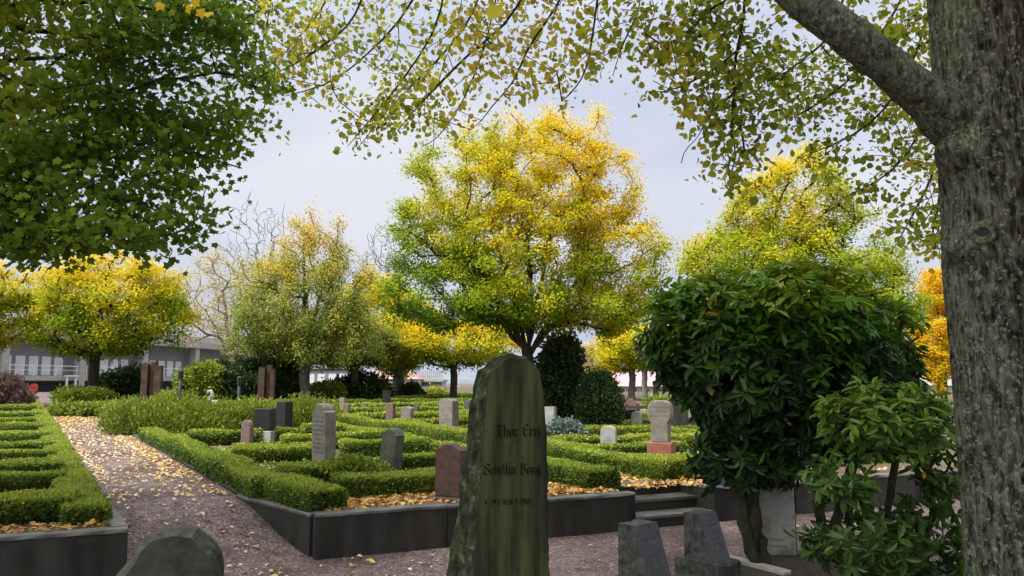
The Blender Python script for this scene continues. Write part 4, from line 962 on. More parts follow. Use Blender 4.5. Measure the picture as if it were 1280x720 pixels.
# ================================================================== trees and shrubs
MG['bark_grey'] = bark_mat('grey_bark', (.05, .045, .038), (.15, .135, .11), (.16, .18, .12), 9, .38)
MG['bark_dark'] = bark_mat('dark_bark', (.022, .018, .014), (.07, .058, .045), (.08, .09, .05), 9, .3)
MG['bark_beech'] = bark_mat('lichened_beech_bark', (.018, .016, .011), (.085, .08, .052), (.19, .225, .15), 6, .5, 1.0)
def beech_bark():
    m, t, out = nt('lichened_beech_bark_near')
    n1 = noise(t, coords(t, (1, 1, .14)), 38, 8, .7); r = ramp(t, [(.40, (.007, .006, .005)), (.5, (.045, .042, .028)), (.62, (.18, .175, .12))]); t.links.new(n1, r.inputs[0])
    nb = noise(t, coords(t, (1, 1, .35)), 4.5, 6, .6); kb = ramp(t, [(.35, (.42, .4, .36)), (.62, (1, 1, 1))]); t.links.new(nb, kb.inputs[0])
    c = mixc(t, 1.0, r.outputs[0], kb.outputs[0], 'MULTIPLY')
    n2 = noise(t, coords(t, (1, 1, .6)), 24, 7, .74); sepx = N(t, 'ShaderNodeSeparateXYZ'); t.links.new(coords(t), sepx.inputs[0])
    side = mathn(t, 'MAXIMUM', mathn(t, 'MINIMUM', mathn(t, 'MULTIPLY', mathn(t, 'ADD', sepx.outputs[0], .12), -.32), .085), -.07)
    k = ramp(t, [(.46, (0, 0, 0)), (.66, (1, 1, 1))]); t.links.new(mathn(t, 'ADD', n2, side), k.inputs[0])
    n3 = noise(t, coords(t), 85, 4, .75); lc = mixc(t, n3, (.06, .075, .045), (.30, .345, .25))
    c = mixc(t, mathn(t, 'MULTIPLY', k.outputs[0], .75), c, lc)
    wv = N(t, 'ShaderNodeMapping'); wv.inputs['Scale'].default_value = (1, 1, .13); ds = N(t, 'ShaderNodeTexNoise'); ds.inputs['Scale'].default_value = 9; tcd = N(t, 'ShaderNodeTexCoord'); t.links.new(tcd.outputs['Object'], ds.inputs['Vector'])
    va = N(t, 'ShaderNodeVectorMath', operation='MULTIPLY_ADD'); t.links.new(ds.outputs['Color'], va.inputs[0]); va.inputs[1].default_value = (.07, .07, .12); t.links.new(tcd.outputs['Object'], va.inputs[2]); t.links.new(va.outputs[0], wv.inputs['Vector'])
    vc = N(t, 'ShaderNodeTexVoronoi', feature='DISTANCE_TO_EDGE'); vc.inputs['Scale'].default_value = 30; t.links.new(wv.outputs[0], vc.inputs['Vector'])
    crk = ramp(t, [(0, (.22, .21, .19)), (.13, (1, 1, 1))]); t.links.new(vc.outputs['Distance'], crk.inputs[0]); c = mixc(t, .28, c, crk.outputs[0], 'MULTIPLY')
    vf = N(t, 'ShaderNodeTexVoronoi'); vf.inputs['Scale'].default_value = 48; t.links.new(va.outputs[0], vf.inputs['Vector']); sc_ = N(t, 'ShaderNodeSeparateColor'); t.links.new(vf.outputs['Color'], sc_.inputs[0])
    fl = mathn(t, 'MULTIPLY', mathn(t, 'LESS_THAN', vf.outputs['Distance'], mathn(t, 'ADD', .12, mathn(t, 'MULTIPLY', n3, .75))), mathn(t, 'GREATER_THAN', mathn(t, 'ADD', sc_.outputs[0], side), .80)); c = mixc(t, mathn(t, 'MULTIPLY', fl, .42), c, (.30, .34, .25))
    h = mathn(t, 'ADD', mathn(t, 'ADD', mathn(t, 'MULTIPLY', n1, 1.0), mathn(t, 'MULTIPLY', n3, .4)), mathn(t, 'MULTIPLY', mathn(t, 'MINIMUM', vc.outputs['Distance'], .15), 1.5))
    finish(t, out, c, .92, bump(t, h, 1.0, .025), .12); return m
MG['bark_beech2'] = beech_bark()
MG['bark_brown'] = bark_mat('brown_peeling_bark', (.012, .010, .007), (.060, .045, .030), (.055, .065, .03), 12, .52)
MG['bark_pale'] = bark_mat('pale_bark', (.12, .11, .10), (.3, .28, .25), (.2, .2, .16), 9, .3)
YEL = [(0, (.045, .10, .006)), (.25, (.14, .25, .009)), (.45, (.38, .43, .012)), (.62, (.68, .53, .014)), (.8, (.80, .58, .012)), (1, (.78, .40, .015))]
MG['l_yel'] = leaf_mat('yellow_maple_leaves', YEL, .42, .6, .15)
MG['l_olive'] = leaf_mat('olive_leaves', [(0, (.10, .14, .025)), (.4, (.28, .33, .05)), (.7, (.52, .45, .06)), (1, (.72, .42, .05))], .38, .6, .15)
MG['l_pale'] = leaf_mat('pale_birch_leaves', [(0, (.34, .30, .10)), (.5, (.6, .48, .16)), (1, (.7, .42, .06))], .4)
MG['l_beech'] = leaf_mat('turning_beech_leaves', [(0, (.08, .12, .014)), (.35, (.27, .32, .03)), (.6, (.52, .48, .05)), (.8, (.64, .48, .07)), (1, (.48, .24, .06))], .62, .6, .12)
MG['l_maple'] = leaf_mat('green_maple_leaves', [(0, (.028, .055, .009)), (.4, (.08, .15, .015)), (.7, (.18, .26, .022)), (.9, (.33, .36, .03)), (1, (.70, .48, .03))], .45, .65, .10)
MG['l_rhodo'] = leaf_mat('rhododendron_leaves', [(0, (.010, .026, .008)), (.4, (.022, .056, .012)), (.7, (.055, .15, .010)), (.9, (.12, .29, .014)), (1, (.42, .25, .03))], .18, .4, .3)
MG['l_rhodo_light'] = leaf_mat('light_shrub_leaves', [(0, (.025, .05, .012)), (.4, (.05, .10, .018)), (.8, (.08, .165, .018)), (.93, (.12, .21, .02)), (1, (.5, .26, .04))], .25, .42, .28)
MG['l_dark'] = leaf_mat('dark_evergreen_leaves', [(0, (.014, .03, .012)), (.5, (.042, .078, .024)), (1, (.11, .16, .04))], .18)
MG['l_bright'] = leaf_mat('bright_shrub_leaves', [(0, (.06, .10, .012)), (.5, (.20, .26, .025)), (1, (.46, .44, .04))], .3)
MG['l_pink'] = leaf_mat('reddish_shrub_leaves', [(0, (.20, .11, .09)), (.5, (.42, .26, .22)), (1, (.55, .40, .33))], .3)
MG['l_blue'] = leaf_mat('bluish_juniper', [(0, (.06, .09, .07)), (1, (.22, .30, .25))], .2)

def tree(name, label, base, fork, ells, ncl, nleaf, L, mleaf, mbark, rtrunk, hue, seed, clump=.4, tmpl=T_QUAD, shell=.5, leader=.5, cat='tree', group=None, flat=.65, tip=.006, limbs_n=5, lift=.8, sides=10, jit=.18, curve=.38):
    r = np.random.default_rng(seed); ncl = int(ncl * .85); nleaf = int(nleaf * 3.0); L = L * .60; clump = clump * .62; tip = max(tip, .009)
    base = np.array(base, float); fork = np.array(fork, float)
    root = empty(name, base, label, cat, group)
    tg = crown_points(ells, ncl, r, shell)
    ce = np.array([e[:3] for e in ells]); near_ = ce[np.argmin(np.linalg.norm(tg[:, None] - ce[None], axis=2), axis=1)]
    tg = tg + (tg - near_) * (np.where(r.random(len(tg)) < .2, r.uniform(.08, .30, len(tg)), 0))[:, None] * np.where(tg[:, 2:3] > near_[:, 2:3], [[1, 1, 1.5]], [[1, 1, .6]])
    cc = np.average(np.array([e[:3] for e in ells]), axis=0, weights=[e[3] * e[5] for e in ells]); top = max(e[2] + e[5] for e in ells)
    nodes = [base - [0, 0, .15]]; par = [-1]; ns = 7
    for q in range(1, ns + 1):
        f = q / ns; nodes.append(base + (fork - base) * f + np.array([*(r.normal(size=2) * .012 * np.linalg.norm(fork - base) * (q < ns)), 0])); par.append(len(nodes) - 2)
    fi = len(nodes) - 1
    # main limbs reach into the crown first
    goals = []
    for e in sorted(ells, key=lambda e: -e[3] * e[5])[:limbs_n]:
        goals.append(np.array(e[:3]) + r.normal(size=3) * np.array(e[3:6]) * .15 + [0, 0, e[5] * .35])
    for gq in goals:
        m_ = max(3, int(np.linalg.norm(gq - fork) / .35)); last = fi; c = fork + (np.array([0, 0, 1.]) * .16 + unit(gq - fork) * .32) * np.linalg.norm(gq - fork)
        for q in range(1, m_ + 1):
            f = q / m_ * .8; nodes.append((1 - f) ** 2 * fork + 2 * f * (1 - f) * c + f * f * gq + r.normal(size=3) * .02); par.append(last); last = len(nodes) - 1
    A, PAR, tips = skeleton(nodes, par, tg, r, seg=max(.22, clump * .6), jit=jit, prefer=.22, lift=lift, curve=curve)
    R = radii(A, PAR, rtrunk, tip)
    R[:fi + 1] = np.maximum(R[:fi + 1], rtrunk * (1 - .25 * np.arange(fi + 1) / fi)); R[0] *= 1.35; R[1] *= 1.12
    mb = MB(); limbs(mb, A, PAR, R, sides); mb.build('trunk', MG[mbark], root)
    if nleaf:
        mb = MB(); T = A[np.array(tips)]
        # leaves sit along the last stretch of every twig and around its end
        sel = np.repeat(np.arange(len(T)), nleaf); C = T[sel]; pt = A[PAR[np.array(tips)]][sel]
        C = C + (pt - C) * (r.random(len(C))[:, None] ** 1.5) * .9 + r.normal(size=C.shape) * clump * np.array([.5, .5, .5 * flat])
        ch = r.normal(size=len(T))[sel]
        h = hue(C, ch, r)
        D = unit(C - cc) * .6 + r.normal(size=C.shape) * .7 - [0, 0, .25]; Nn = r.normal(size=C.shape) * .42 + [-.15, -.35, .8]
        leaves(mb, C, L * (.65 + .7 * r.random(len(C))), tmpl, r, D, Nn, np.clip(h, 0, 1 if mleaf != 'l_yel' or 'orange' in label else .75), 0, 1.25)
        mb.build('crown', MG[mleaf], root)
    return root
def hue_lin(b0, bz, z0, z1, bx=0, x0=0, x1=1, cl=.12, lf=.045, nz=.12, sc=.6, seed=1):
    def f(C, ch, r):
        z = np.clip((C[:, 2] - z0) / (z1 - z0), 0, 1); x = np.clip((C[:, 0] - x0) / (x1 - x0), 0, 1)
        return b0 + bz * z + bx * x + cl * ch + lf * r.normal(size=len(C)) + nz * 1.6 * fbm(C * sc, 3, seed)
    return f
def base_at(u, v): return G(u, v)
# ---- the golden maple right behind the mossy stone
D = 16.5; b = np.array([P(660, 478, D)[0], D, 0]); b[2] = float(terr(b[0], b[1])); fk = P(660, 447, D)
EL = [ell(712, 195, 62, 72, D), ell(668, 240, 85, 95, D), ell(585, 248, 82, 92, D), ell(540, 300, 55, 62, D), ell(768, 330, 66, 80, D), ell(660, 320, 110, 95, D), ell(560, 365, 82, 46, D), ell(750, 372, 78, 46, D), ell(655, 375, 100, 34, D), ell(765, 230, 32, 52, D)]
x0, x1 = P(490, 300, D)[0], P(800, 300, D)[0]
tree('maple_tree', 'large golden maple with greener lower left crown, right behind the tall mossy stone', b, fk, EL, 950, 56, .085, 'l_yel', 'bark_dark', .125, hue_lin(.10, .42, P(0, 440, D)[2], P(0, 210, D)[2], .25, x0, x1, nz=.11, sc=.6, cl=.07), 21, .42, T_QUAD, .45, limbs_n=9)
# ---- yellow trees left
def small_tree(name, label, u, vb, vf, D, ells, ncl, nleaf, L, mleaf, mbark, rt_, hue, seed, **kw):
    b = np.array([P(u, vb, D)[0], D, 0]); b[2] = float(terr(b[0], D)); fk = P(kw.pop('uf', u), vf, D)
    return tree(name, label, b, fk, [ell(*e, D) for e in ells], ncl, nleaf, L, MG and mleaf, mbark, rt_, hue, seed, **kw)
def hz(b0, bz, v0, v1, D, **kw): return hue_lin(b0, bz, P(0, v0, D)[2], P(0, v1, D)[2], **kw)
small_tree('maple_tree', 'round yellow maple beside the path in front of the concrete building', 118, 503, 447, 31, [(140, 355, 78, 36), (80, 375, 48, 38), (190, 400, 46, 42), (125, 405, 80, 40), (150, 385, 80, 45)], 420, 48, .15, 'l_yel', 'bark_dark', .2, hz(.34, .36, 440, 330, 31, nz=.12, cl=.08), 31, clump=.7)
small_tree('maple_tree', 'yellow maple cut by the left edge of the picture, overhung by green leaves', -40, 503, 440, 30, [(-25, 385, 66, 48), (5, 365, 42, 32), (-60, 370, 50, 50)], 200, 48, .15, 'l_yel', 'bark_dark', .2, hz(.40, .3, 430, 330, 30), 32, clump=.7)
small_tree('hornbeam_tree', 'upright olive tree with spiky orange tipped top, tallest left of the golden maple', 381, 500, 452, 30, [(375, 385, 76, 62), (330, 365, 38, 50), (385, 330, 42, 50), (430, 360, 36, 60), (380, 290, 16, 30), (428, 300, 12, 28), (405, 420, 70, 36), (345, 410, 55, 34)], 560, 46, .12, 'l_olive', 'bark_grey', .2, hz(.26, .62, 440, 270, 30, nz=.14), 33, clump=.55, flat=1.1, lift=1.4, limbs_n=8)
small_tree('olive_tree', 'small spreading olive green tree left of the thick grey trunk', 443, 512, 462, 33, [(440, 425, 46, 32), (415, 440, 30, 18), (470, 435, 28, 22)], 220, 44, .14, 'l_olive', 'bark_grey', .16, hz(.28, .28, 460, 390, 33), 34, clump=.6)
small_tree('lime_tree', 'bright yellow tree on a thick grey pollard trunk behind the hedges', 497, 508, 440, 36, [(492, 425, 48, 34), (470, 380, 36, 40), (515, 400, 36, 40), (495, 450, 30, 18)], 260, 46, .17, 'l_yel', 'bark_pale', .27, hz(.48, .18, 470, 350, 36), 35, clump=.7)
small_tree('maple_tree', 'yellow green tree with a slim dark trunk just left of the mossy stone', 567, 502, 462, 34, [(570, 428, 64, 26), (530, 418, 40, 22), (610, 425, 46, 26), (560, 446, 48, 12)], 240, 46, .15, 'l_yel', 'bark_dark', .16, hz(.36, .34, 460, 400, 34), 36, clump=.65)
small_tree('birch_tree', 'sparse pale yellow birch between the yellow maple and the olive hornbeam', 289, 505, 455, 38, [(268, 365, 42, 55), (300, 385, 34, 48), (255, 400, 34, 30), (310, 440, 36, 20)], 300, 13, .13, 'l_pale', 'bark_pale', .13, hz(.35, .1, 440, 320, 38, cl=.18), 37, clump=.7, lift=1.2)
small_tree('bare_tree', 'tall leafless tree with fine grey twigs behind the olive hornbeam', 335, 500, 430, 55, [(318, 305, 34, 60), (300, 350, 40, 50), (345, 320, 28, 60), (330, 360, 50, 50)], 900, 0, .1, 'l_olive', 'bark_pale', .15, None, 38, clump=.8, tip=.017, lift=3.0, jit=.05, curve=.16)
small_tree('bare_tree', 'leafless grey twigged tree left of the golden maple crown', 478, 500, 420, 50, [(482, 320, 32, 40), (470, 350, 34, 40), (505, 345, 24, 44)], 700, 0, .1, 'l_olive', 'bark_pale', .13, None, 39, clump=.8, tip=.016, lift=3.0, jit=.05, curve=.16)
small_tree('pollard_tree', 'grey two stemmed leaning tree between the rusty pillars and the olive hornbeam', 370, 502, 466, 33, [(350, 445, 18, 16), (385, 440, 16, 16), (360, 425, 26, 16)], 60, 20, .13, 'l_olive', 'bark_grey', .2, hz(.3, .2, 460, 420, 33), 40, clump=.6)
# ---- right side trees
small_tree('maple_tree', 'big yellow green maple rising behind the dark rhododendron', 985, 520, 430, 19, [(995, 260, 66, 68), (1010, 210, 26, 26), (925, 330, 70, 55), (1060, 320, 66, 66), (990, 340, 110, 60), (885, 340, 40, 46), (1100, 370, 50, 46), (950, 270, 40, 50), (990, 400, 140, 40)], 760, 56, .095, 'l_yel', 'bark_dark', .2, hz(.20, .42, 430, 210, 19, nz=.12, cl=.08), 41, clump=.5, limbs_n=9)
small_tree('larch_tree', 'small glowing orange tree squeezed between the rhododendron and beech trunk', 1180, 520, 468, 22, [(1172, 400, 30, 62), (1185, 360, 22, 40), (1168, 440, 26, 40)], 240, 60, .085, 'l_yel', 'bark_dark', .09, hz(.86, .04, 470, 330, 22, nz=.06, cl=.05), 42, clump=.3)
small_tree('birch_tree', 'thin pale yellow tree right of the ivy column', 735, 515, 470, 42, [(735, 452, 24, 24), (728, 440, 18, 18), (745, 470, 16, 14)], 130, 22, .14, 'l_pale', 'bark_pale', .12, hz(.4, .1, 480, 430, 42), 43, clump=.6)
small_tree('maple_tree', 'yellow tree with a straight slim trunk in front of the pink roofed hall', 790, 512, 462, 40, [(790, 432, 40, 26), (770, 448, 24, 16), (815, 440, 26, 22)], 200, 40, .17, 'l_yel', 'bark_grey', .17, hz(.5, .15, 460, 410, 40), 44, clump=.7)
small_tree('lime_tree', 'slim trunked yellow tree behind the disc headed gravestone, left of its twin', 806, 510, 455, 44, [(812, 430, 34, 26)], 110, 36, .17, 'l_yel', 'bark_pale', .16, hz(.5, .15, 460, 410, 44), 45, clump=.7)
small_tree('lime_tree', 'slim trunked yellow tree nearest the rhododendron edge, leaning to the right', 820, 512, 455, 40, [(838, 428, 34, 28)], 110, 36, .16, 'l_yel', 'bark_grey', .14, hz(.52, .15, 460, 410, 40), 46, clump=.7, uf=824)

# ---- bushes
def bush(name, label, u, vb, D, ells, ncl, nleaf, L, mleaf, seed, tmpl=T_QUAD, clump=.2, hue=None, cat='shrub', group=None, up=.3, rst=.05, mbark='bark_dark', shell=.75, core=True, tip=.006):
    r = np.random.default_rng(seed); b = np.array([P(u, vb, D)[0], D, 0]); b[2] = float(terr(b[0], D))
    root = empty(name, b, label, cat, group); E = [ell(*e, D) for e in ells]
    tg = crown_points(E, ncl, r, shell)
    nodes = [b - [0, 0, .1], b + [0, 0, .08]]; A, PAR, tips = skeleton(nodes, [-1, 0], tg, r, seg=.3, jit=.15, prefer=.1)
    R = radii(A, PAR, rst, tip); mb = MB(); limbs(mb, A, PAR, R, 6); mb.build('stems', MG[mbark], root)
    sel = np.repeat(np.arange(len(tg)), nleaf); C = tg[sel] + r.normal(size=(len(sel), 3)) * clump * .5
    C[:, 2] = np.maximum(C[:, 2], terr(C[:, 0], C[:, 1]) + .02)
    cc = np.mean([e[:3] for e in E], axis=0); D_ = unit(C - cc) * .6 + r.normal(size=C.shape) * .6 + [0, 0, up]
    h = .5 + .12 * r.normal(size=len(C)) + .1 * r.normal(size=len(tg))[sel] + .2 * fbm(C * 1.5, 2, seed) if hue is None else hue(C, r.normal(size=len(tg))[sel], r)
    mb = MB(); leaves(mb, C, L * (.7 + .6 * r.random(len(C))), tmpl, r, D_, None, np.clip(h, 0, 1), 0)
    mb.build('foliage', MG[mleaf], root); return root
bush('conifer_hedge', 'tall feathery yellow green hedge at the right edge of the path', 210, 548, 17.2, [(165, 528, 28, 21), (200, 528, 30, 21), (240, 529, 32, 20), (275, 530, 30, 18)], 520, 60, .075, 'l_bright', 51, T_LONG, .22, None, 'hedge', None, 1.1, .03, shell=.6)
bush('conifer_bush', 'feathery yellow green bush between the tall hedge and the black gravestone', 318, 546, 17.5, [(308, 526, 20, 17), (335, 526, 16, 17)], 190, 50, .085, 'l_bright', 52, T_LONG, .22, None, 'shrub', None, 1.0, .03, shell=.6)
bush('conifer_bush', 'wispy yellow green bush between the black and the tan gravestones', 380, 542, 18, [(375, 522, 18, 18), (400, 520, 14, 16)], 150, 42, .085, 'l_bright', 53, T_LONG, .22, None, 'shrub', None, 1.2, .03, shell=.6)
for i, (u, vb, D, e, mat_, lab) in enumerate((
    (110, 508, 30, [(98, 497, 22, 6), (122, 498, 15, 5)], 'l_bright', 'low bright green bush at the foot of the round yellow maple'),
    (150, 505, 34, [(150, 482, 26, 15), (170, 478, 18, 16)], 'l_dark', 'dark green bush left of the first rusty pillars'),
    (250, 505, 29, [(250, 480, 24, 20), (258, 472, 18, 15)], 'l_bright', 'olive green round bush right of the thin lamp post'),
    (300, 505, 30, [(295, 478, 32, 26), (322, 470, 24, 20)], 'l_dark', 'dark spreading bush behind the second lamp post'),
    (350, 505, 31, [(352, 478, 16, 26)], 'l_dark', 'dark narrow bush right of the second rusty pillars'),
    (408, 505, 32, [(408, 492, 16, 8)], 'l_bright', 'small bright green bush by the grey annex'),
    (450, 512, 34, [(450, 492, 36, 22), (432, 498, 24, 14), (470, 500, 20, 14)], 'l_dark', 'large dark round bush under the small olive tree'),
    (513, 512, 36, [(512, 497, 12, 13)], 'l_dark', 'small round bush right of the thick grey trunk'),
    (545, 512, 40, [(545, 500, 12, 12), (537, 505, 16, 7)], 'l_olive', 'loose low bush below the far pale buildings'),
    (15, 508, 31, [(4, 488, 20, 14), (24, 497, 12, 7)], 'l_pink', 'reddish pink leaved bush at the far left of the path'),
    (130, 516, 24, [(110, 513, 38, 3), (128, 517, 18, 3)], 'l_bright', 'low grassy shrub strip along the right of the far path'),
    (215, 508, 27, [(215, 503, 20, 4)], 'l_bright', 'pale green low bush right behind the tall feathery hedge'),
    (830, 520, 30, [(826, 510, 14, 8)], 'l_bright', 'small bright bush behind the disc headed gravestone'),
    (706, 550, 13.5, [(704, 540, 16, 9), (716, 545, 12, 7)], 'l_blue', 'bluish juniper shrub right of the mossy stone'),
    (436, 590, 9.4, [(436, 588, 30, 10), (460, 592, 22, 9)], 'l_bright', 'low leafy green plant between the tan and the mossy dark gravestones'))):
    bush('bush', lab, u, vb, D, e, 160 if e[0][2] > 15 else 80, 70, max(.05, .0042 * D), mat_, 60 + i, T_QUAD, .007 * D, None)
# round clipped yew and the ivy column
bush('clipped_yew', 'round clipped dark evergreen shrub left of the black bin', 750, 533, 16.5, [(750, 508, 25, 26), (750, 492, 19, 24)], 600, 34, .06, 'l_dark', 81, T_QUAD, .12, None, 'shrub', None, .4, .05, shell=.85)
bush('ivy_column', 'dark ivy covered column of leaves right behind the mossy stone', 700, 532, 17.5, [(700, 465, 24, 34), (700, 495, 22, 26), (702, 440, 18, 22), (690, 505, 14, 16)], 420, 40, .085, 'l_dark', 82, T_LEAF, .18, hue_lin(.5, .2, 1, 2.6), 'shrub', None, -.4, .09, shell=.7)

# ---- rhododendrons: whorls of long leaves at the end of every twig
def rhodo(label, stems, ells, D, nwh, L, mleaf, seed, lv=8, core=True, hb=.35, rstem=.05):
    r = np.random.default_rng(seed); b = np.mean([s[0] for s in stems], axis=0)
    root = empty('rhododendron', (b[0], b[1], 0), label, 'shrub', 'rhododendrons'); E = [ell(*e[:5], D) if len(e) < 6 else ell(*e[:4], e[5], e[4]) for e in ells]
    tg = crown_points(E, nwh, r, .72)
    ce = np.array([e[:3] for e in E]); nn_ = ce[np.argmin(np.linalg.norm(tg[:, None] - ce[None], axis=2), axis=1)]; tg = tg + (tg - nn_) * np.where(r.random(len(tg)) < .22, r.uniform(.06, .30, len(tg)), 0)[:, None]
    cc = np.average([e[:3] for e in E], axis=0, weights=[e[3] for e in E])
    for si, s in enumerate(stems):
        pass
    nodes = []; par = []; starts = []
    nodes.append(np.array([b[0], b[1], -.3])); par.append(-1)
    for s in stems:
        last = 0; s = np.array(s)
        # round the polyline off
        for a_, b_ in zip(s[:-1], s[1:]):
            for q in range(4):
                nodes.append(a_ + (b_ - a_) * q / 4 + r.normal(size=3) * .012); par.append(last); last = len(nodes) - 1
        nodes.append(s[-1]); par.append(last)
    A, PAR, tips = skeleton(nodes, par, tg, r, seg=.18, jit=.3, prefer=.12)
    R = radii(A, PAR, rstem * 2.0, .0045, 2.1); R = np.minimum(R, rstem)
    mb = MB(); limbs(mb, A[:], PAR, R, 9); mb.build('stems', MG['bark_brown'], root)
    n = len(tg); axis = unit(unit((tg - cc) / np.array([1, 1, .8])) * .75 + r.normal(size=(n, 3)) * .35 + [0, 0, .55])
    u = unit(np.cross(axis, r.normal(size=(n, 3)))); w_ = np.cross(axis, u)
    th = (np.arange(lv)[None] * 2 * PI / lv + r.random((n, 1)) * 6) + r.normal(size=(n, lv)) * .2
    droop = .25 + .35 * r.normal(size=(n, lv))
    D_ = np.cos(th)[..., None] * u[:, None] + np.sin(th)[..., None] * w_[:, None] + droop[..., None] * axis[:, None] - np.array([0, 0, .25])
    Nn = np.repeat(axis[:, None], lv, 1) + .25 * r.normal(size=(n, lv, 3))
    C = np.repeat(tg[:, None], lv, 1) + axis[:, None] * r.normal(size=(n, lv, 1)) * .02
    z0, z1 = min(e[2] - e[5] for e in E), max(e[2] + e[5] for e in E)
    young_lit = np.clip((tg[:, 2] - z0) / (z1 - z0) * 2.2 - .95, 0, 1) * np.clip(axis[:, 2] * 2 - .2, 0, 1)  # upper, upward whorls: young green plus top light painted into the hue
    h = hb + .62 * young_lit + .10 * r.normal(size=n); h = np.repeat(h[:, None], lv, 1) + .06 * r.normal(size=(n, lv)); h = np.clip(h, 0, .93)
    h = np.where(r.random((n, lv)) < .006, 1.0, h)
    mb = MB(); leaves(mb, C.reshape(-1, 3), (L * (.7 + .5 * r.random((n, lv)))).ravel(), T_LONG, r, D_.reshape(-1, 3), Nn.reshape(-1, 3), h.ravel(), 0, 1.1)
    mb.build('foliage', MG[mleaf], root); return root
D = 7.3
g0 = G(942, 700, False)
def S(*pts): return [P(u, v, d) if v < 690 else np.array([P(u, v, d)[0], d, -.03]) for u, v, d in pts]
st = [S((948, 704, 6.95), (934, 665, 6.95), (925, 625, 7.0), (910, 590, 7.1), (893, 540, 7.2), (880, 480, 7.3)), S((944, 702, 7.0), (940, 650, 7.0), (939, 600, 7.1), (955, 540, 7.3), (985, 450, 7.6)), S((955, 702, 7.0), (946, 665, 7.0), (941, 625, 7.05), (946, 570, 7.2), (930, 420, 7.5))]
st2 = [S((1030, 692, 7.6), (1022, 640, 7.6), (1024, 590, 7.6), (1050, 530, 7.6), (1080, 470, 7.7)), S((1034, 692, 7.65), (1050, 640, 7.6), (1058, 600, 7.6), (1090, 540, 7.8), (1110, 480, 7.8))]
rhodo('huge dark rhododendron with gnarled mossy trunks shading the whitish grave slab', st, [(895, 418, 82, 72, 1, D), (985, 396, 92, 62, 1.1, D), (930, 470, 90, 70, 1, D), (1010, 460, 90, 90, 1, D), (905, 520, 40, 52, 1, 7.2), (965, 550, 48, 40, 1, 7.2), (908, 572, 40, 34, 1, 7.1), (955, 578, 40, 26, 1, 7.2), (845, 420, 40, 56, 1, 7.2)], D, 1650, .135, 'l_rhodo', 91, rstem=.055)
rhodo('dark rhododendron behind the light green shrub, with two bent bare stems', st2, [(1075, 440, 66, 76, 1, 7.9), (1040, 500, 60, 66, 1, 7.7), (1100, 500, 46, 70, 1, 7.9)], 7.8, 750, .135, 'l_rhodo', 92, rstem=.05)
st3 = [S((1128, 735, 5.8), (1120, 690, 5.8), (1112, 640, 5.7), (1120, 570, 5.7), (1105, 520, 5.7)), S((1140, 735, 5.9), (1158, 680, 5.8), (1165, 620, 5.8), (1160, 540, 5.8)), S((1110, 735, 5.9), (1085, 690, 5.7), (1060, 650, 5.6), (1050, 600, 5.6))]
rhodo('light green loose rhododendron growing left of the beech trunk', st3, [(1105, 525, 75, 42, 1, 5.7), (1165, 550, 34, 62, 1, 5.8), (1050, 600, 34, 30, 1, 5.6), (1085, 680, 66, 34, 1, 5.6), (1155, 670, 50, 46, 1, 5.8)], 5.7, 370, .108, 'l_rhodo_light', 93, lv=7, hb=.42, rstem=.028)

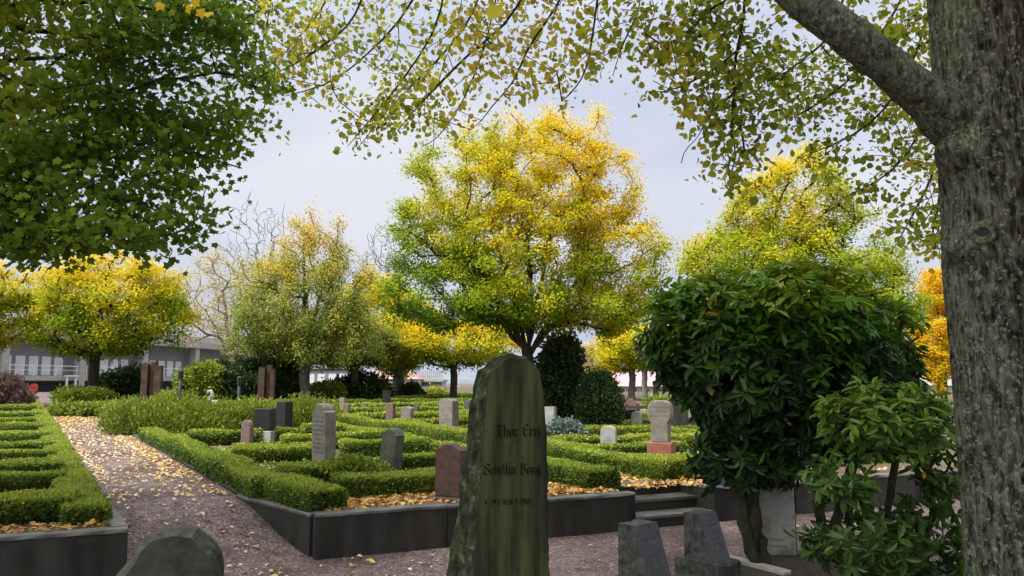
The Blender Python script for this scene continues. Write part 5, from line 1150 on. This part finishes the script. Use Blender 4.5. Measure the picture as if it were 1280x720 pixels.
# ---- the beech on the right, its big limb and its drooping twigs
def project(Q):
    q = np.asarray(Q) - [0, 0, CAMZ]; f = q[:, 1] * math.cos(TH) + q[:, 2] * math.sin(TH); h = q[:, 2] * math.cos(TH) - q[:, 1] * math.sin(TH)
    return 640 + FOC * q[:, 0] / f, 360 - FOC * h / f
def beech():
    r = np.random.default_rng(5); D = 4.3
    p0 = P(1262, 478, D); bx, by = p0[0], D; RAD = (1262 - 1200) * D / FOC
    root = empty('beech_tree', (bx, by, 0), 'big old beech with a lichened trunk at the right edge and a limb reaching left', 'tree')
    zs = np.concatenate([np.arange(-.1, 4.6, .018), np.arange(4.6, 9, .3)]); th = np.linspace(0, 2 * PI, 121)[:-1]
    ZZ, TT = np.meshgrid(zs, th, indexing='ij')
    flare = 1 + .40 * np.exp(-np.maximum(ZZ, 0) / .14) + .05 * np.exp(-((ZZ - 2.2) / .4) ** 2)
    taper = 1 - .018 * np.maximum(ZZ, 0) - .04 * np.maximum(ZZ - 4.5, 0)
    q = np.stack([np.cos(TT) * 3.2, np.sin(TT) * 3.2, ZZ * .9], -1)
    warp = fbm(np.stack([np.cos(TT) * 2, np.sin(TT) * 2, ZZ * 1.5], -1), 3, 11)
    ridge = 1 - np.abs(fbm(np.stack([np.cos(TT + .25 * warp) * 13, np.sin(TT + .25 * warp) * 13, ZZ * 2.6], -1), 3, 12)) * 3.2
    rad = RAD * flare * taper * (1 + .036 * np.clip(ridge, -1, 1) + .05 * fbm(q * .6, 3, 1) + .030 * fbm(np.stack([np.cos(TT) * 11, np.sin(TT) * 11, ZZ * 4.0], -1), 3, 2) + .018 * np.abs(fbm(np.stack([np.cos(TT) * 26, np.sin(TT) * 26, ZZ * 7], -1), 2, 3)))
    def bulge(u, v, amt, sz, sth):
        zc = P(u, v, D)[2]; a_ = math.atan2(-.35, -1); dth = (TT - (a_ % (2 * PI)) + PI) % (2 * PI) - PI
        return amt * np.exp(-((ZZ - zc) / sz) ** 2 - (dth / sth) ** 2)
    rad = rad + bulge(1165, 195, .11, .12, .45) + bulge(1165, 312, .085, .08, .35)
    V = np.stack([bx + rad * np.cos(TT), by + rad * np.sin(TT), ZZ], -1); n, k = ZZ.shape
    i = np.arange(n - 1)[:, None] * k; j = np.arange(k)[None]; F = np.stack([i + j, i + (j + 1) % k, i + k + (j + 1) % k, i + k + j], -1).reshape(-1, 4)
    mb = MB(); mb.add(V.reshape(-1, 3), F, 0, .5, True)
    # the big limb leaving to the upper left, then arching over the yard
    L0 = np.array([bx - .12, by, P(1165, 140, D)[2] - .15]); pts = [L0, P(1150, 118, 4.2), P(1110, 82, 4.15), P(1060, 42, 4.1), P(1005, 2, 4.1), P(940, -50, 4.3), P(840, -110, 4.7), P(720, -150, 5.3), P(600, -160, 6.0), P(470, -150, 6.6), P(350, -130, 7.0)]
    pts = np.array(pts); s = np.linspace(0, len(pts) - 1, 70); pts = np.stack([np.interp(s, np.arange(len(pts)), pts[:, c]) for c in range(3)], -1)
    for _ in range(6): pts[1:-1] = (pts[:-2] + 2 * pts[1:-1] + pts[2:]) / 4
    rr = np.interp(s, [0, 1, 2, 4, 6, 10], [.17, .125, .11, .095, .07, .02])
    mb.tube(pts, rr, 28, 0, jit=.22, seed=4)
    main = mb
    limb = pts
    up = np.array([[bx, by, 8.5], [bx - .1, by + .1, 10], [bx, by, 12]]); mb.tube(up, [.3, .22, .05], 10)
    nodes = [np.array([bx, by, 0.])]; par = [-1]
    for z in np.arange(.5, 11, .5): nodes.append(np.array([bx, by, z])); par.append(len(nodes) - 2)
    k0 = int(np.argmin([abs(p[2] - L0[2]) for p in nodes])); last = k0
    for p in limb[::2]: nodes.append(p); par.append(last); last = len(nodes) - 1
    lim_ids = list(range(last - 30, last + 1)); nfix = len(nodes)
    # a second limb behind the trunk, feeding the bright sprays between limb and trunk
    last = k0 + 2
    l2 = np.array([[bx - .1, by + .1, nodes[k0 + 2][2]], P(1150, -30, 5.2), P(1090, -60, 6.0), P(1000, -70, 6.8), P(900, -60, 7.2)])
    s2 = np.linspace(0, 4, 20); l2 = np.stack([np.interp(s2, np.arange(5), l2[:, c]) for c in range(3)], -1)
    mb.tube(l2, np.interp(s2, [0, 4], [.09, .02]), 10)
    for p in l2: nodes.append(p); par.append(last); last = len(nodes) - 1
    nfix = len(nodes)
    # drooping sprays that hang into the view: twig paths in picture space, each with its own distance
    sprays = [  # (points, leafiness)
        ([(560, -100), (520, 0), (470, 60), (420, 100), (360, 120)], 6.8), ([(620, -110), (600, 20), (560, 60), (500, 120), (450, 180)], 6.6), ([(690, -110), (655, 10), (600, 60), (540, 110), (500, 160)], 6.2),
        ([(430, -90), (410, 0), (380, 40), (350, 70)], 7.0), ([(640, -100), (615, 40), (585, 110), (550, 170), (530, 182)], 6.3), ([(740, -100), (700, 10), (660, 60), (640, 110), (600, 150)], 6.0), ([(760, -90), (745, 20), (730, 90), (705, 130)], 5.8),
        ([(810, -80), (800, 10), (780, 50), (765, 95)], 5.6), ([(480, -100), (450, 20), (400, 60), (345, 95)], 6.9), ([(560, -90), (555, 30), (480, 130), (440, 185)], 6.6),
        ([(935, -40), (928, 30), (920, 80), (914, 130), (925, 170), (936, 205)], 5.3), ([(925, 60), (890, 90), (850, 110), (815, 115)], 5.3), ([(920, 110), (880, 150), (850, 200)], 5.4), ([(930, -20), (880, 20), (830, 60), (815, 90)], 5.4), ([(915, 130), (918, 190), (912, 250)], 5.3), ([(880, -60), (850, 10), (825, 40)], 5.6), ([(926, 40), (960, 90), (985, 110)], 5.5),
        ([(1140, -30), (1100, 50), (1050, 110), (990, 150)], 6.3), ([(1170, -20), (1140, 90), (1100, 150), (1040, 180), (1000, 200)], 6.4), ([(1180, 40), (1160, 150), (1120, 210), (1070, 240), (1030, 262)], 6.3), ([(1185, 120), (1165, 220), (1140, 270), (1110, 320)], 6.2), ([(1080, -60), (1040, 40), (1000, 80), (970, 100)], 6.6), ([(1185, 0), (1150, 30), (1100, 40), (1060, 60)], 6.5), ([(1190, 60), (1170, 110), (1130, 130), (1085, 135)], 6.7), ([(1185, 150), (1170, 260), (1165, 310)], 6.4)]
    tg = []; dense = []
    for pl, d in sprays:
        pl = np.array(pl, float); s3 = np.linspace(0, len(pl) - 1, 12); uv = np.stack([np.interp(s3, np.arange(len(pl)), pl[:, c]) for c in (0, 1)], -1)
        p3 = np.array([P(u, v, d + .25 * math.sin(i * .7 + d * 9)) for i, (u, v) in enumerate(uv)])
        p3[1:] += r.normal(size=(11, 3)) * .018
        for _ in range(2): p3[1:-1] = (p3[:-2] + 2 * p3[1:-1] + p3[2:]) / 4
        # join the start to the nearest limb node
        A_ = np.array(nodes); ii = int(np.argmin(np.linalg.norm(A_ - p3[0], axis=1))); last = ii
        m_ = max(1, int(np.linalg.norm(p3[0] - A_[ii]) / .25))
        for q in range(1, m_): nodes.append(A_[ii] + (p3[0] - A_[ii]) * q / m_ + np.array([0, 0, .12 * math.sin(PI * q / m_)])); par.append(last); last = len(nodes) - 1
        for p in p3: nodes.append(p); par.append(last); last = len(nodes) - 1
        tl = np.linspace(0, 1, 12)
        for f in r.random(34 if pl[:, 0].mean() > 1010 else 22 if pl[:, 0].mean() > 790 else 36):
            c = p3[min(11, int(f * 12))]; spread = (.20 if pl[:, 0].mean() > 790 else .25) * (1 - .4 * f)
            tg.append(c + r.normal(size=3) * [spread, spread * 1.1, spread * .75] - [0, 0, .05])
    mu = [330, 340, 380, 420, 470, 500, 540, 580, 620, 680, 740, 770, 785, 805, 840, 870, 900, 950, 975, 1000, 1030, 1060, 1090, 1120, 1165, 1190]
    mv = [60, 105, 120, 180, 185, 160, 178, 165, 120, 125, 100, 50, 20, 105, 140, 160, 228, 228, 140, 180, 205, 218, 265, 300, 315, 330]
    pu, pv = project(np.array(tg)); tg = np.array(tg)[pv < np.interp(pu, mu, mv) - 6 * r.random(len(pu))]; ov = []
    for _ in range(420):   # unseen rest of the crown above and behind the camera, added for foreground shade
        a = r.random() * 2 * PI; q = r.random() ** .5
        p = np.array([bx - 1.2 + math.cos(a) * 5.6 * q, by - 2.2 + math.sin(a) * 4.6 * q, 5.0 + 4.0 * r.random() + 1.0 * (1 - q)])
        f = p - [0, 0, CAMZ]; fw = f[1] * math.cos(TH) + f[2] * math.sin(TH); vv = (f[2] * math.cos(TH) - f[1] * math.sin(TH)) / fw if fw > .1 else 9
        if vv < .47 and fw > .1 and abs(f[0] / fw) < .8: continue
        ov.append(p)
    ov = np.array(ov)
    A, PAR, tips = skeleton(nodes, par, np.concatenate([tg, ov]), r, seg=.14, jit=.12, prefer=.05)
    R = radii(A, PAR, .09, .0028, 2.0)
    R[:nfix] = np.minimum(R[:nfix], .02)     # trunk and limbs themselves are modelled above
    tw = MB(); limbs(tw, A, PAR, np.where(np.arange(len(R)) < nfix, R, np.minimum(R, .011)), 6); 
    mb.build('trunk', MG['bark_beech2'], root); tw.build('twigs', MG['bark_dark'], root)
    # leaves
    tips = np.array(tips); T = A[tips]; near = np.array([np.min(np.linalg.norm(tg - t_, axis=1)) < 1e-6 for t_ in T])
    lb = MB()
    for sel_, nl, L, sp in ((near, 17, .052, .11), (~near, 30, .16, .6)):
        t_ = T[sel_]; pr = A[PAR[tips[sel_]]]; idx = np.repeat(np.arange(len(t_)), nl); f = r.random(len(idx))[:, None]
        C = t_[idx] + (pr[idx] - t_[idx]) * f * 1.3 + r.normal(size=(len(idx), 3)) * sp * [1, 1, .7]
        dv = unit(t_[idx] - pr[idx]); D_ = dv * .5 + r.normal(size=C.shape) * .7 - [0, 0, .45]; Nn = r.normal(size=C.shape) * .8 + [0, -.2, .9]
        h = .50 + .18 * fbm(C * .8, 3, 8) * 1.6 + .10 * r.normal(size=len(t_))[idx] + .09 * r.normal(size=len(C)); h = h - .16 * (C[:, 0] > 1.3)
        leaves(lb, C, L * (.45 + .95 * r.random(len(C))), T_LEAF, r, D_, Nn, np.clip(h, 0, 1), 0, 1.35)
    lb.build('crown', MG['l_beech'], root)
    # healed branch scar like an eye
    dr = ray(1229, 291); qa = dr[0] ** 2 + dr[1] ** 2; qb = -2 * (dr[0] * bx + dr[1] * by); RS = RAD * 1.075; qc = bx * bx + by * by - RS ** 2; tq = (-qb - math.sqrt(qb * qb - 4 * qa * qc)) / (2 * qa)
    c = np.array([0, 0, CAMZ]) + dr * tq; dn = unit(np.array([c[0] - bx, c[1] - by, 0])); sx = np.cross([0, 0, 1.], dn)
    kb = MB(); th2 = np.linspace(0, 2 * PI, 25)
    for (ra, rb, tr) in ((.060, .050, .016), (.044, .036, .013)):
        kb.tube([c + dn * (.002 if ra > .05 else .006) + sx * ra * math.cos(q) + np.array([0, 0, rb * math.sin(q)]) for q in th2], tr, 8)
    kb.build('branch_scar', MG['bark_beech2'], root)
    kb = MB(); V = np.array([c + dn * .008] + [c + dn * .013 + sx * .038 * math.cos(q) + np.array([0, 0, .030 * math.sin(q)]) for q in th2[:-1]]); kb.add(V, [[0, 1 + i, 1 + (i + 1) % 24] for i in range(24)], 0, .5, True)
    kb.build('scar_heart', plain('dark_wood', (.012, .011, .011), .7), root)
beech()

# ---- the green maple whose branches fill the upper left
def green_maple():
    r = np.random.default_rng(8); b = np.array([-6.6, 6.2, 0.0])
    root = empty('maple_tree', b, 'dark green maple whose leafy branches fill the upper left corner', 'tree')
    nodes = [b]; par = [-1]
    for z in np.arange(.4, 8.1, .4): nodes.append(b + [.03 * math.sin(z), .05 * z, z]); par.append(len(nodes) - 2)
    trunk_n = len(nodes)
    brs = [([(-120, 130), (0, 122), (90, 128), (200, 105), (300, 90), (345, 130)], 7.2), ([(-120, 170), (0, 195), (60, 190), (140, 178), (215, 183), (300, 210)], 6.8), ([(-120, 190), (0, 205), (70, 222), (150, 245), (230, 280), (255, 300)], 6.6), ([(-140, 40), (0, 35), (120, 45), (240, 40), (330, 30)], 7.4), ([(-140, -60), (30, -50), (160, -20), (280, -10), (340, 10)], 7.6), ([(-120, 240), (-20, 240), (60, 262), (130, 290), (195, 308)], 6.4), ([(-120, 80), (30, 70), (150, 80), (250, 70), (320, 110)], 8.0), ([(-120, 270), (-30, 275), (20, 295), (50, 312)], 6.2), ([(-100, 150), (60, 150), (180, 150), (270, 160), (315, 190)], 7.6), ([(-100, 10), (60, 5), (180, 10), (270, 15)], 6.8)]
    tg = []; bmb = MB()
    for pl, d in brs:
        pl = np.array(pl, float); s = np.linspace(0, len(pl) - 1, 16); uv = np.stack([np.interp(s, np.arange(len(pl)), pl[:, c]) for c in (0, 1)], -1)
        p3 = np.array([P(u, v, d + .5 * (i / 15 - .5)) for i, (u, v) in enumerate(uv)])
        A_ = np.array(nodes[:trunk_n]); ii = int(np.argmin(np.linalg.norm(A_ - (p3[0] - [0, 0, .5]), axis=1))); last = ii; m_ = max(2, int(np.linalg.norm(p3[0] - A_[ii]) / .3))
        for q in range(1, m_): nodes.append(A_[ii] + (p3[0] - A_[ii]) * q / m_); par.append(last); last = len(nodes) - 1
        for p in p3: nodes.append(p + r.normal(size=3) * .02); par.append(last); last = len(nodes) - 1
        for f in r.random(46):
            c = p3[min(15, int(f * 16))]; tg.append(c + r.normal(size=3) * [.30, .42, .22] - [0, 0, .06])
    pu, pv = project(np.array(tg)); lim = np.interp(pu, [0, 60, 130, 200, 260, 290, 315, 340, 350], [318, 332, 312, 318, 292, 245, 195, 130, 0])
    tg = np.array(tg)[pv < lim - 10 * r.random(len(pu))]
    ov = []
    for _ in range(260):  # unseen crown part, added for shade but kept off the terrace
        a = r.random() * 2 * PI; q = r.random() ** .5; ov.append(b + np.array([math.cos(a) * 3.4 * q - 1.0, math.sin(a) * 3.4 * q - 1.2, 5.4 + 3.6 * r.random()]))
    ov = np.array([p for p in ov if not (abs(p[0] / p[1]) < .9 and p[1] > 0 and (p[2] - CAMZ) / p[1] < .62)])
    A, PAR, tips = skeleton(nodes, par, np.concatenate([tg, ov]), r, seg=.2, jit=.12, prefer=.06)
    R = np.minimum(radii(A, PAR, .12, .003, 2.0), .03); R[:trunk_n] = np.maximum(R[:trunk_n], np.linspace(.24, .08, trunk_n)); R[0] = .34
    mb = MB(); limbs(mb, A, PAR, R, 12); mb.build('trunk', MG['bark_dark'], root)
    tips = np.array(tips); T = A[tips]; tz_ = {tuple(np.round(t_, 5)) for t_ in tg}; near = np.array([tuple(np.round(t_, 5)) in tz_ for t_ in T]); lb = MB()
    for sel_, nl, L, sp in ((near, 46, .082, .17), (~near, 26, .2, .5)):
        t_ = T[sel_]; pr = A[PAR[tips[sel_]]]; idx = np.repeat(np.arange(len(t_)), nl)
        C = t_[idx] + (pr[idx] - t_[idx]) * r.random(len(idx))[:, None] + r.normal(size=(len(idx), 3)) * sp * [1, 1, .45]
        D_ = r.normal(size=C.shape) * .9 - [0, 0, .3] + unit(t_[idx] - pr[idx]) * .4; Nn = r.normal(size=C.shape) * .7 + [.2, -.5, .6]
        h = .55 + .42 * fbm(C * .9, 3, 4) + .08 * r.normal(size=len(t_))[idx] + .06 * r.normal(size=len(C)); h = np.clip(h, 0, .93)
        leaves(lb, C, L * (.65 + .6 * r.random(len(C))), T_MAPLE, r, D_, Nn, h, 0, 1)
    for (u, v) in ((235, 3), (250, 8), (262, 14), (205, 2), (246, -4)):
        leaves(lb, np.array([P(u, v, 5.6)]), .10, T_MAPLE, r, np.array([[r.normal() * .5, r.normal() * .3, -1]]), np.array([[r.normal() * .4, -1, .5]]), 1.0)
    lb.build('crown', MG['l_maple'], root)
green_maple()
for o in bpy.data.objects:
    if '_w' in o: del o['_w']
